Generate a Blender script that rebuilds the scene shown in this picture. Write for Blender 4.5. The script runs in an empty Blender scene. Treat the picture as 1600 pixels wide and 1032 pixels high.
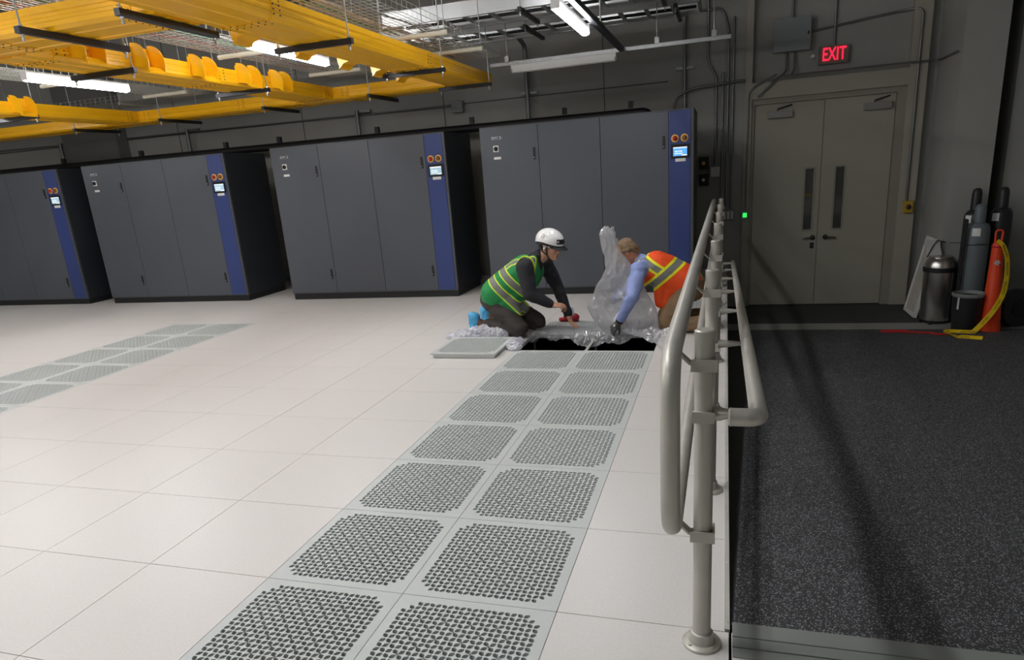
import bpy, bmesh, math, random
import numpy as np
from mathutils import Vector, Matrix, Euler, noise

random.seed(7)
SC = bpy.context.scene
COL = SC.collection
PI = math.pi
T = 0.6096                       # one raised-floor panel

# ------------------------------------------------------------------ camera
r_ = Vector((0.95604123, 0.28438217, -0.07149788))
u_ = Vector((-0.01825198, 0.30106587, 0.95342866))
f_ = Vector((-0.29266368, 0.91021213, -0.29302192))
cam_d = bpy.data.cameras.new('camera')
cam = bpy.data.objects.new('camera', cam_d)
COL.objects.link(cam)
cam.matrix_world = Matrix(((r_.x, u_.x, -f_.x, 1.77386), (r_.y, u_.y, -f_.y, -2.65745),
                           (r_.z, u_.z, -f_.z, 1.52022), (0, 0, 0, 1)))
cam_d.sensor_fit = 'HORIZONTAL'
cam_d.sensor_width = 36.0
cam_d.lens = 36.0 * 1071.5 / 1600
cam_d.shift_y = (600 - 516) / 1600
cam_d.clip_start = 0.05
cam_d.clip_end = 100
SC.camera = cam

# ------------------------------------------------------------------ world, exposure
world = bpy.data.worlds.new('world')
SC.world = world
world.use_nodes = True
world.node_tree.nodes['Background'].inputs[0].default_value = (0.9, 0.95, 1.0, 1)
world.node_tree.nodes['Background'].inputs[1].default_value = 0.02
SC.view_settings.view_transform = 'Standard'
SC.view_settings.look = 'None'
SC.view_settings.gamma = 1
SC.view_settings.use_curve_mapping = False
SC.view_settings.exposure = 0.0
LAMP = 66.0                     # radiance of the fluorescent lenses


# ------------------------------------------------------------------ materials
def srgb(c):
    return tuple((x / 255 / 12.92) if x / 255 <= 0.04045 else ((x / 255 + 0.055) / 1.055) ** 2.4 for x in c) + (1.0,)


def mat(name, rgb, rough=0.5, metal=0.0, emit=0.0, noise_amt=0.0, noise_scale=20.0, coat=0.0, bump=0.0, bump_scale=60.0, spec=0.5):
    m = bpy.data.materials.new(name)
    m.use_nodes = True
    nt = m.node_tree
    b = nt.nodes['Principled BSDF']
    c = srgb(rgb)
    b.inputs['Base Color'].default_value = c
    b.inputs['Roughness'].default_value = rough
    b.inputs['Metallic'].default_value = metal
    b.inputs['Coat Weight'].default_value = coat
    b.inputs['Specular IOR Level'].default_value = spec
    if emit:
        b.inputs['Emission Color'].default_value = c
        b.inputs['Emission Strength'].default_value = emit
    if noise_amt or bump:
        tc = nt.nodes.new('ShaderNodeTexCoord')
    if noise_amt:
        n = nt.nodes.new('ShaderNodeTexNoise')
        n.inputs['Scale'].default_value = noise_scale
        n.inputs['Detail'].default_value = 6
        nt.links.new(tc.outputs['Object'], n.inputs['Vector'])
        mr = nt.nodes.new('ShaderNodeMapRange')
        mr.inputs[1].default_value = 0.3
        mr.inputs[2].default_value = 0.7
        mr.inputs[3].default_value = 1 - noise_amt
        mr.inputs[4].default_value = 1 + noise_amt
        nt.links.new(n.outputs['Fac'], mr.inputs[0])
        mx = nt.nodes.new('ShaderNodeMix')
        mx.data_type = 'RGBA'
        mx.blend_type = 'MULTIPLY'
        mx.inputs[0].default_value = 1
        mx.inputs[6].default_value = c
        nt.links.new(mr.outputs[0], mx.inputs[7])
        nt.links.new(mx.outputs[2], b.inputs['Base Color'])
    if bump:
        n2 = nt.nodes.new('ShaderNodeTexNoise')
        n2.inputs['Scale'].default_value = bump_scale
        n2.inputs['Detail'].default_value = 4
        nt.links.new(tc.outputs['Object'], n2.inputs['Vector'])
        bp = nt.nodes.new('ShaderNodeBump')
        bp.inputs['Strength'].default_value = bump
        bp.inputs['Distance'].default_value = 0.01
        nt.links.new(n2.outputs['Fac'], bp.inputs['Height'])
        nt.links.new(bp.outputs['Normal'], b.inputs['Normal'])
    return m


M = {}
M['panel'] = mat('floor_laminate', (223, 219, 215), 0.36, noise_amt=0.035, noise_scale=90)
M['alu_tile'] = mat('cast_aluminium_tile', (203, 207, 205), 0.45, noise_amt=0.02, noise_scale=8)
M['under'] = mat('dark_concrete', (62, 63, 62), 0.8, noise_amt=0.1, noise_scale=6)
M['wall'] = mat('grey_wall_paint', (160, 160, 155), 0.7, noise_amt=0.03, noise_scale=3)
M['cream'] = mat('cream_paint', (168, 165, 150), 0.55, noise_amt=0.02, noise_scale=4)
M['ceil'] = mat('grey_ceiling', (120, 120, 116), 0.8, noise_amt=0.05, noise_scale=3)
M['black'] = mat('matt_black', (24, 25, 27), 0.5)
M['black_gloss'] = mat('black_plastic', (20, 21, 23), 0.3)
M['rail'] = mat('satin_aluminium', (190, 187, 178), 0.42, 0.35, noise_amt=0.04, noise_scale=14)
M['trim'] = mat('bare_aluminium', (208, 208, 200), 0.38, 0.3, noise_amt=0.05, noise_scale=10)
M['crac'] = mat('charcoal_panel', (80, 84, 91), 0.42, noise_amt=0.02, noise_scale=2)
M['crac_side'] = mat('dark_navy_black_panel', (40, 44, 50), 0.5)
M['crac_edge'] = mat('charcoal_edge', (74, 76, 80), 0.4)
M['blue'] = mat('deep_blue_panel', (50, 66, 122), 0.4)
M['yellow'] = mat('yellow_plastic', (250, 186, 20), 0.26)
M['strut'] = mat('dark_strut', (52, 54, 58), 0.45, 0.4)
M['galv'] = mat('galvanised_steel', (176, 178, 178), 0.35, 0.8, noise_amt=0.08, noise_scale=25)
M['wire'] = mat('zinc_wire', (196, 194, 184), 0.4, 0.6)
M['pvc'] = mat('cream_sleeve', (206, 200, 180), 0.5)
M['ladder'] = mat('bright_aluminium', (214, 216, 216), 0.28, 0.85, noise_amt=0.04, noise_scale=7)
M['white'] = mat('white_enamel', (226, 226, 224), 0.35)
M['lamp'] = mat('lit_lens', (250, 250, 252), 0.5, emit=LAMP)
M['lens_off'] = mat('unlit_lens', (222, 222, 218), 0.35)
M['conduit'] = mat('dull_conduit', (128, 130, 130), 0.38, 0.7)
M['greybox'] = mat('grey_box_paint', (138, 144, 144), 0.5)
M['label'] = mat('white_label', (226, 226, 222), 0.5)
M['amber'] = mat('amber_ring', (236, 178, 84), 0.4)
M['redbtn'] = mat('red_button', (170, 40, 30), 0.35)
M['brownbtn'] = mat('brown_button', (120, 84, 34), 0.4)
M['scr_blue'] = mat('lit_screen_blue', (92, 168, 246), 0.3, emit=0.8)
M['scr_pale'] = mat('lit_screen_pale', (176, 208, 222), 0.3, emit=0.35)
M['scr_text'] = mat('lit_screen_text', (236, 246, 255), 0.3, emit=0.7)
M['exit'] = mat('exit_letters', (255, 30, 60), 0.4, emit=2.2)
M['green_led'] = mat('green_led', (40, 235, 80), 0.4, emit=1.8)
M['steel'] = mat('brushed_steel', (200, 198, 192), 0.28, 0.95, noise_amt=0.03, noise_scale=30)
M['cylgrey'] = mat('grey_cylinder', (104, 112, 116), 0.45)
M['cylblack'] = mat('black_cylinder', (36, 37, 40), 0.45)
M['orange_cone'] = mat('orange_plastic', (232, 72, 26), 0.45, noise_amt=0.05, noise_scale=8)
M['tape_red'] = mat('red_tape', (196, 34, 40), 0.45)
M['card'] = mat('pale_board', (196, 192, 182), 0.6, noise_amt=0.05, noise_scale=10)
M['skin'] = mat('skin', (206, 152, 122), 0.5, noise_amt=0.04, noise_scale=30)
M['skin2'] = mat('skin_ruddy', (200, 140, 112), 0.5, noise_amt=0.05, noise_scale=30)
M['lip'] = mat('lip', (160, 96, 84), 0.5)
M['eye'] = mat('eye_dark', (40, 30, 26), 0.3)
M['hair'] = mat('dark_hair', (34, 28, 26), 0.6)
M['hair2'] = mat('grey_brown_hair', (132, 108, 82), 0.7, noise_amt=0.35, noise_scale=40)
M['helmet'] = mat('white_helmet', (240, 240, 238), 0.25, coat=0.3)
M['jacket'] = mat('black_jacket', (32, 33, 38), 0.75, bump=0.3, bump_scale=40)
M['trouser'] = mat('charcoal_brown_trousers', (68, 62, 58), 0.85, bump=0.35, bump_scale=35, noise_amt=0.1, noise_scale=14)
M['khaki'] = mat('khaki_trousers', (140, 114, 84), 0.85, bump=0.4, bump_scale=40, noise_amt=0.12, noise_scale=12)
M['shirt'] = mat('pale_blue_shirt', (150, 166, 220), 0.75, bump=0.4, bump_scale=45)
M['boot'] = mat('brown_leather', (104, 76, 52), 0.6)
M['cover'] = mat('blue_shoe_cover', (84, 176, 226), 0.6, bump=0.6, bump_scale=70)
M['glove'] = mat('grey_knit_glove', (86, 84, 80), 0.8, bump=0.3, bump_scale=120)
M['glove_dark'] = mat('dark_glove_coating', (44, 44, 44), 0.6)
M['redcap'] = mat('red_plastic', (168, 26, 42), 0.4)
M['bottle'] = mat('pale_bottle', (206, 208, 226), 0.35)


def stripes(name, base, axis, bands, edge, grey, extra=None):
    """hi-vis fabric: bands [(axis, centre, half grey, half with border)] in object coordinates"""
    m = bpy.data.materials.new(name)
    m.use_nodes = True
    nt = m.node_tree
    b = nt.nodes['Principled BSDF']
    b.inputs['Roughness'].default_value = 0.7
    tc = nt.nodes.new('ShaderNodeTexCoord')
    cur = None
    col = nt.nodes.new('ShaderNodeRGB')
    col.outputs[0].default_value = srgb(base)
    cur = col.outputs[0]

    def lessthan(sock, v):
        q = nt.nodes.new('ShaderNodeMath'); q.operation = 'LESS_THAN'
        nt.links.new(sock, q.inputs[0]); q.inputs[1].default_value = v
        return q.outputs[0]
    for (ax, c, hg, hb, lim) in bands:
        d = nt.nodes.new('ShaderNodeVectorMath'); d.operation = 'DOT_PRODUCT'
        nt.links.new(tc.outputs['Object'], d.inputs[0]); d.inputs[1].default_value = ax
        s = nt.nodes.new('ShaderNodeMath'); s.operation = 'SUBTRACT'
        nt.links.new(d.outputs['Value'], s.inputs[0]); s.inputs[1].default_value = c
        a = nt.nodes.new('ShaderNodeMath'); a.operation = 'ABSOLUTE'
        nt.links.new(s.outputs[0], a.inputs[0])
        gate = None
        if lim:                                  # (axis, threshold): only where dot > threshold
            d2 = nt.nodes.new('ShaderNodeVectorMath'); d2.operation = 'DOT_PRODUCT'
            nt.links.new(tc.outputs['Object'], d2.inputs[0]); d2.inputs[1].default_value = lim[0]
            g = nt.nodes.new('ShaderNodeMath'); g.operation = 'GREATER_THAN'
            nt.links.new(d2.outputs['Value'], g.inputs[0]); g.inputs[1].default_value = lim[1]
            gate = g.outputs[0]
        for h, rgb in ((hb, edge), (hg, grey)):
            k = lessthan(a.outputs[0], h)
            if gate is not None:
                mm = nt.nodes.new('ShaderNodeMath'); mm.operation = 'MULTIPLY'
                nt.links.new(k, mm.inputs[0]); nt.links.new(gate, mm.inputs[1]); k = mm.outputs[0]
            mx = nt.nodes.new('ShaderNodeMix'); mx.data_type = 'RGBA'
            nt.links.new(k, mx.inputs[0]); nt.links.new(cur, mx.inputs[6]); mx.inputs[7].default_value = srgb(rgb)
            cur = mx.outputs[2]
    nt.links.new(cur, b.inputs['Base Color'])
    n2 = nt.nodes.new('ShaderNodeTexNoise'); n2.inputs['Scale'].default_value = 25
    nt.links.new(tc.outputs['Object'], n2.inputs['Vector'])
    bp = nt.nodes.new('ShaderNodeBump'); bp.inputs['Strength'].default_value = 0.3; bp.inputs['Distance'].default_value = 0.01
    nt.links.new(n2.outputs['Fac'], bp.inputs['Height']); nt.links.new(bp.outputs['Normal'], b.inputs['Normal'])
    return m


def rubber():
    m = bpy.data.materials.new('speckled_rubber')
    m.use_nodes = True
    nt = m.node_tree
    b = nt.nodes['Principled BSDF']
    b.inputs['Roughness'].default_value = 0.75
    tc = nt.nodes.new('ShaderNodeTexCoord')
    vo = nt.nodes.new('ShaderNodeTexVoronoi'); vo.inputs['Scale'].default_value = 260
    nt.links.new(tc.outputs['Object'], vo.inputs['Vector'])
    sep = nt.nodes.new('ShaderNodeSeparateColor')
    nt.links.new(vo.outputs['Color'], sep.inputs[0])
    gt = nt.nodes.new('ShaderNodeMath'); gt.operation = 'GREATER_THAN'; gt.inputs[1].default_value = 0.85
    nt.links.new(sep.outputs[0], gt.inputs[0])
    mx = nt.nodes.new('ShaderNodeMix'); mx.data_type = 'RGBA'
    mx.inputs[6].default_value = srgb((52, 53, 55)); mx.inputs[7].default_value = srgb((146, 148, 152))
    nt.links.new(gt.outputs[0], mx.inputs[0])
    nt.links.new(mx.outputs[2], b.inputs['Base Color'])
    bp = nt.nodes.new('ShaderNodeBump'); bp.inputs['Strength'].default_value = 0.4; bp.inputs['Distance'].default_value = 0.004
    nt.links.new(sep.outputs[1], bp.inputs['Height']); nt.links.new(bp.outputs['Normal'], b.inputs['Normal'])
    return m


def film(name, rgb, alpha, rough=0.22):
    """thin translucent polythene: part of the light passes straight through"""
    m = bpy.data.materials.new(name)
    m.use_nodes = True
    nt = m.node_tree
    nt.nodes.remove(nt.nodes['Principled BSDF'])
    out = nt.nodes['Material Output']
    tr = nt.nodes.new('ShaderNodeBsdfTransparent'); tr.inputs[0].default_value = (0.97, 0.97, 0.98, 1)
    df = nt.nodes.new('ShaderNodeBsdfDiffuse'); df.inputs[0].default_value = srgb(rgb)
    tl = nt.nodes.new('ShaderNodeBsdfTranslucent'); tl.inputs[0].default_value = srgb(rgb)
    gl = nt.nodes.new('ShaderNodeBsdfGlossy'); gl.inputs['Roughness'].default_value = rough
    m1 = nt.nodes.new('ShaderNodeMixShader'); m1.inputs[0].default_value = 0.4
    nt.links.new(df.outputs[0], m1.inputs[1]); nt.links.new(tl.outputs[0], m1.inputs[2])
    m2 = nt.nodes.new('ShaderNodeMixShader'); m2.inputs[0].default_value = 0.22
    nt.links.new(m1.outputs[0], m2.inputs[1]); nt.links.new(gl.outputs[0], m2.inputs[2])
    m3 = nt.nodes.new('ShaderNodeMixShader'); m3.inputs[0].default_value = alpha
    nt.links.new(tr.outputs[0], m3.inputs[1]); nt.links.new(m2.outputs[0], m3.inputs[2])
    nt.links.new(m3.outputs[0], out.inputs['Surface'])
    return m


M['rubber'] = rubber()
M['film'] = film('cloudy_polythene', (236, 236, 238), 0.48, 0.16)
M['film_thin'] = film('clear_polythene', (232, 232, 236), 0.36, 0.14)
M['film_white'] = film('white_polythene', (238, 238, 246), 0.75, 0.2)
M['glass'] = film('smoked_glass', (60, 64, 62), 0.35, 0.05)
M['lensglass'] = film('clear_lens', (220, 226, 228), 0.25, 0.05)


def caution_mat():
    m = bpy.data.materials.new('caution_tape')
    m.use_nodes = True
    b = m.node_tree.nodes['Principled BSDF']
    b.inputs['Base Color'].default_value = srgb((236, 202, 24))
    b.inputs['Roughness'].default_value = 0.4
    return m


M['caution'] = caution_mat()


# ------------------------------------------------------------------ mesh helpers
def box(bm, x0, x1, y0, y1, z0, z1, bev=0.0):
    v = [bm.verts.new((x, y, z)) for x in (x0, x1) for y in (y0, y1) for z in (z0, z1)]
    fs = [(0, 1, 3, 2), (4, 6, 7, 5), (0, 4, 5, 1), (2, 3, 7, 6), (0, 2, 6, 4), (1, 5, 7, 3)]
    faces = [bm.faces.new([v[i] for i in f]) for f in fs]
    if bev:
        es = list({e for f in faces for e in f.edges})
        bmesh.ops.bevel(bm, geom=es, offset=bev, segments=2, profile=0.5, affect='EDGES')


def obox(bm, c, ax, ay, az, hx, hy, hz):
    """oriented box"""
    c = Vector(c); ax = Vector(ax).normalized() * hx; ay = Vector(ay).normalized() * hy; az = Vector(az).normalized() * hz
    v = [bm.verts.new(c + ax * i + ay * j + az * k) for i in (-1, 1) for j in (-1, 1) for k in (-1, 1)]
    for f in [(0, 1, 3, 2), (4, 6, 7, 5), (0, 4, 5, 1), (2, 3, 7, 6), (0, 2, 6, 4), (1, 5, 7, 3)]:
        bm.faces.new([v[i] for i in f])


def frames(pts):
    pts = [Vector(p) for p in pts]
    n = len(pts)
    tans = []
    for i in range(n):
        a = pts[max(i - 1, 0)]; b = pts[min(i + 1, n - 1)]
        t = (b - a)
        tans.append(t.normalized() if t.length > 1e-9 else Vector((0, 0, 1)))
    up = Vector((0, 0, 1)) if abs(tans[0].z) < 0.9 else Vector((1, 0, 0))
    nx = tans[0].cross(up).normalized()
    out = []
    for i in range(n):
        nx = (nx - tans[i] * nx.dot(tans[i]))
        if nx.length < 1e-6:
            nx = tans[i].orthogonal()
        nx.normalize()
        out.append((pts[i], nx.copy(), tans[i].cross(nx).normalized()))
    return out


def tube(bm, pts, r, seg=12, caps=True):
    fr = frames(pts)
    n = len(fr)
    rs = r if isinstance(r, (list, tuple)) else [r] * n
    rings = []
    for (p, a, b), rr in zip(fr, rs):
        rings.append([bm.verts.new(p + a * (rr * math.cos(2 * PI * k / seg)) + b * (rr * math.sin(2 * PI * k / seg))) for k in range(seg)])
    for i in range(n - 1):
        for k in range(seg):
            k2 = (k + 1) % seg
            bm.faces.new((rings[i][k], rings[i][k2], rings[i + 1][k2], rings[i + 1][k]))
    if caps:
        bm.faces.new(rings[0][::-1]); bm.faces.new(rings[-1])


def ribbon(bm, pts, w, th, up=(0, 0, 1)):
    """flat strip along pts, width vector kept horizontal-ish"""
    pts = [Vector(p) for p in pts]
    rings = []
    for i, p in enumerate(pts):
        t = (pts[min(i + 1, len(pts) - 1)] - pts[max(i - 1, 0)]).normalized()
        u = Vector(up)
        s = t.cross(u)
        s = s.normalized() if s.length > 1e-4 else Vector((1, 0, 0))
        nn = s.cross(t).normalized()
        rings.append([bm.verts.new(p + s * (a * w / 2) + nn * (b * th / 2)) for a, b in ((-1, -1), (1, -1), (1, 1), (-1, 1))])
    for i in range(len(pts) - 1):
        for k in range(4):
            k2 = (k + 1) % 4
            bm.faces.new((rings[i][k], rings[i][k2], rings[i + 1][k2], rings[i + 1][k]))
    bm.faces.new(rings[0][::-1]); bm.faces.new(rings[-1])


def fillet(pts, r, n=6):
    pts = [Vector(p) for p in pts]
    out = [pts[0]]
    for i in range(1, len(pts) - 1):
        a, b, c = pts[i - 1], pts[i], pts[i + 1]
        d1 = (a - b); d2 = (c - b)
        rr = min(r, d1.length * 0.49, d2.length * 0.49)
        p1 = b + d1.normalized() * rr; p2 = b + d2.normalized() * rr
        for k in range(n + 1):
            t = k / n
            out.append(p1 * (1 - t) ** 2 + b * 2 * t * (1 - t) + p2 * t * t)
    out.append(pts[-1])
    return out


def lathe(bm, prof, c=(0, 0, 0), axis=(0, 0, 1), seg=24):
    """prof: [(radius, height)] around axis through c"""
    c = Vector(c); az = Vector(axis).normalized()
    ax = az.orthogonal().normalized(); ay = az.cross(ax)
    rings = []
    for rr, h in prof:
        rings.append([bm.verts.new(c + az * h + ax * (rr * math.cos(2 * PI * k / seg)) + ay * (rr * math.sin(2 * PI * k / seg))) for k in range(seg)])
    for i in range(len(prof) - 1):
        for k in range(seg):
            k2 = (k + 1) % seg
            bm.faces.new((rings[i][k], rings[i][k2], rings[i + 1][k2], rings[i + 1][k]))
    bm.faces.new(rings[0][::-1]); bm.faces.new(rings[-1])


def prism(bm, poly, fn, a, b):
    """extrude a closed 2-D polygon: fn(u, v, t) -> xyz, t from a to b"""
    r1 = [bm.verts.new(fn(u, v, a)) for u, v in poly]
    r2 = [bm.verts.new(fn(u, v, b)) for u, v in poly]
    n = len(poly)
    for k in range(n):
        k2 = (k + 1) % n
        bm.faces.new((r1[k], r1[k2], r2[k2], r2[k]))
    bm.faces.new(r1[::-1]); bm.faces.new(r2)


def new():
    return bmesh.new()


def wloc(o):
    v = Vector((0, 0, 0))
    while o is not None:
        v += o.location
        o = o.parent
    return v


def obj(name, bm, m, parent=None, smooth=False, autosmooth=None):
    bmesh.ops.recalc_face_normals(bm, faces=bm.faces)
    me = bpy.data.meshes.new(name)
    if parent is not None:
        off = wloc(parent)
        bmesh.ops.translate(bm, verts=bm.verts, vec=-off)
    bm.to_mesh(me)
    bm.free()
    o = bpy.data.objects.new(name, me)
    me.materials.append(m)
    COL.objects.link(o)
    o.parent = parent
    if smooth:
        me.polygons.foreach_set('use_smooth', [True] * len(me.polygons))
        if autosmooth:
            try:
                me.set_sharp_from_angle(angle=math.radians(autosmooth))
            except Exception:
                pass
    return o


def tag(o, label, cat, group=None, kind=None):
    o['label'] = label
    o['category'] = cat
    if group:
        o['group'] = group
    if kind:
        o['kind'] = kind
    return o


def thing(name, label, cat, loc=(0, 0, 0), group=None):
    o = bpy.data.objects.new(name, None)
    COL.objects.link(o)
    o.location = loc
    o.empty_display_size = 0.1
    return tag(o, label, cat, group)


def solo(name, bm, m, label, cat, loc, group=None, smooth=False, autosmooth=40):
    """a thing that is one mesh, its origin at loc"""
    loc = Vector(loc)
    bmesh.ops.translate(bm, verts=bm.verts, vec=-loc)
    o = obj(name, bm, m, None, smooth, autosmooth)
    o.location = loc
    return tag(o, label, cat, group)


def struct(name, bm, m, smooth=False):
    o = obj(name, bm, m, None, smooth, 40)
    o['kind'] = 'structure'
    return o


def copy_tree(o, parent=None):
    c = o.copy()
    COL.objects.link(c)
    c.parent = parent
    for ch in list(o.children):
        copy_tree(ch, c)
    return c


def text_bm(txt, size, depth):
    cu = bpy.data.curves.new('lettering', 'FONT')
    cu.body = txt
    cu.size = size
    cu.extrude = depth
    cu.align_x = 'CENTER'; cu.align_y = 'CENTER'
    cu.resolution_u = 3
    to = bpy.data.objects.new('lettering', cu)
    COL.objects.link(to)
    dg = bpy.context.evaluated_depsgraph_get()
    me = bpy.data.meshes.new_from_object(to.evaluated_get(dg))
    bm = new(); bm.from_mesh(me)
    bpy.data.objects.remove(to); bpy.data.meshes.remove(me); bpy.data.curves.remove(cu)
    return bm


# ================================================================== SETTING
PERF = set()
for j in range(-3, 5):
    PERF.add((0, j)); PERF.add((1, j))
PERF.add((0, 6)); PERF.add((1, 6))
HOLE = {(0, 5), (1, 5)}
for j in range(-2, 7):
    PERF.add((-8, j)); PERF.add((-7, j))
EDGE_X = 1.800                    # edge of the raised floor beside the ramp
bm = new()
g = 0.0016
for i in range(-23, 9):
    for j in range(-12, 13):
        if (i, j) in PERF or (i, j) in HOLE:
            continue
        x0, x1, y0, y1 = i * T, (i + 1) * T, j * T, (j + 1) * T
        if i >= 3 and j >= -1:
            continue
        if j == 12:
            y1 = 7.68
        if i == 2:
            x1 = EDGE_X if j >= -1 else 1.812
        if i >= 3 and i == 3:
            x0 = 1.818
        if i == 8:
            x1 = 5.44
        box(bm, x0 + g, x1 - g, y0 + g, y1 - g, -0.032, 0.0)
struct('floor', bm, M['panel'])

bm = new(); box(bm, -14.1, 5.6, -7.4, 7.9, -0.66, -0.56); struct('floor_slab', bm, M['under'])
bm = new(); box(bm, EDGE_X - 0.004, EDGE_X + 0.012, -0.61, 7.68, -0.56, -0.034); struct('trim_skirt', bm, M['black'])
# ramp: black deck and the slightly skewed rubber sheet on it
RY0, RY1, RZ1 = -0.56, 6.12, -0.545


def rz(y):
    return (y - RY0) / (RY1 - RY0) * RZ1


bm = new()
prism(bm, [(RY0, -0.006), (RY1, RZ1 - 0.006), (RY1, -0.558), (RY0, -0.558)], lambda u, v, t: (t, u, v), EDGE_X + 0.014, 5.44)
struct('floor_ramp', bm, M['black'])
bm = new()
ra = [(1.826, RY0, rz(RY0)), (1.99, 3.4, rz(3.4)), (2.10, RY1, rz(RY1)), (5.44, RY1, rz(RY1)), (5.44, RY0, rz(RY0))]
lo = [bm.verts.new((x, y, z - 0.005)) for x, y, z in ra]
hi = [bm.verts.new((x, y, z)) for x, y, z in ra]
bm.faces.new(hi)
for k in range(5):
    k2 = (k + 1) % 5
    bm.faces.new((lo[k], lo[k2], hi[k2], hi[k]))
struct('floor_rubber', bm, M['rubber'])
# grey rubber nosing at the top and pale strip at the foot of the ramp
bm = new()
for k, (a, b, z) in enumerate([(-0.735, -0.69, 0.004), (-0.688, -0.64, 0.007), (-0.638, -0.565, 0.009)]):
    box(bm, 1.822, 5.44, a, b, -0.004 if k == 2 else 0.0005, z)
NOSE = mat('grey_rubber_nosing', (132, 136, 132), 0.6)
struct('trim_nosing', bm, NOSE)
bm = new(); box(bm, 1.83, 5.44, 6.13, 6.47, -0.5595, -0.548); struct('trim_ramp_foot', bm, mat('pale_ramp_foot', (150, 150, 146), 0.5))
# aluminium edge angle with screws
bm = new()
box(bm, EDGE_X - 0.004, EDGE_X + 0.014, -0.60, 7.68, -0.03, 0.004)
for k in range(22):
    y = -0.56 + k * 0.37
    lathe(bm, [(0.0045, 0.004), (0.0045, 0.006), (0.002, 0.0075)], (EDGE_X + 0.005, y, 0), seg=8)
struct('trim_edge', bm, M['trim'])

# walls and ceiling
CEIL = 4.2
bm = new(); box(bm, -14.1, 2.0, 7.7, 7.95, -0.66, CEIL); struct('wall_back', bm, M['wall'])
bm = new(); box(bm, 2.0, 5.6, 7.78, 7.95, -0.66, CEIL); struct('wall_door', bm, M['wall'])
bm = new(); box(bm, 5.45, 5.6, -7.4, 7.78, -0.66, CEIL); struct('wall_right', bm, M['wall'])
bm = new(); box(bm, -14.25, -14.1, -7.4, 7.95, -0.66, CEIL); struct('wall_left', bm, M['wall'])
bm = new(); box(bm, -14.1, 5.6, -7.5, -7.4, -0.66, CEIL); struct('wall_front', bm, M['wall'])
bm = new(); box(bm, -14.25, 5.6, -7.5, 7.95, CEIL, CEIL + 0.15)
struct('ceiling', bm, M['ceil'])
# wall panel joints and a pier on the back wall
bm = new()
for x in (-11.6, -7.2, -4.75, -2.3, 0.12):
    box(bm, x - 0.006, x + 0.006, 7.695, 7.7, -0.5, CEIL)
box(bm, -12, 1.0, 7.694, 7.7, 2.552, 2.566)
struct('trim_joints', bm, mat('joint_seal', (88, 88, 86), 0.8))
bm = new(); box(bm, -9.5, -8.3, 7.45, 7.7, -0.56, CEIL); struct('wall_pier', bm, mat('dark_pier_paint', (112, 112, 110), 0.7))
# column beside the door
bm = new(); box(bm, 4.26, 4.68, 6.78, 7.78, -0.56, CEIL); struct('wall_column', bm, M['wall'])
bm = new(); box(bm, 4.86, 5.45, 6.95, 7.78, -0.56, CEIL); struct('wall_return', bm, M['wall'])
# door surround
bm = new()
box(bm, 2.0, 2.085, 7.66, 7.78, -0.56, CEIL)
box(bm, 3.93, 4.13, 7.66, 7.78, -0.56, CEIL)
box(bm, 2.085, 3.93, 7.665, 7.78, 2.22, 2.42)
struct('trim_door', bm, M['cream'])
bm = new()
box(bm, 2.085, 2.125, 7.70, 7.78, -0.56, 2.22); box(bm, 3.825, 3.93, 7.70, 7.78, -0.56, 2.22)
box(bm, 2.125, 3.825, 7.70, 7.78, 2.15, 2.22)
struct('trim_jamb', bm, mat('door_frame_grey', (150, 147, 134), 0.5))


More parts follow.
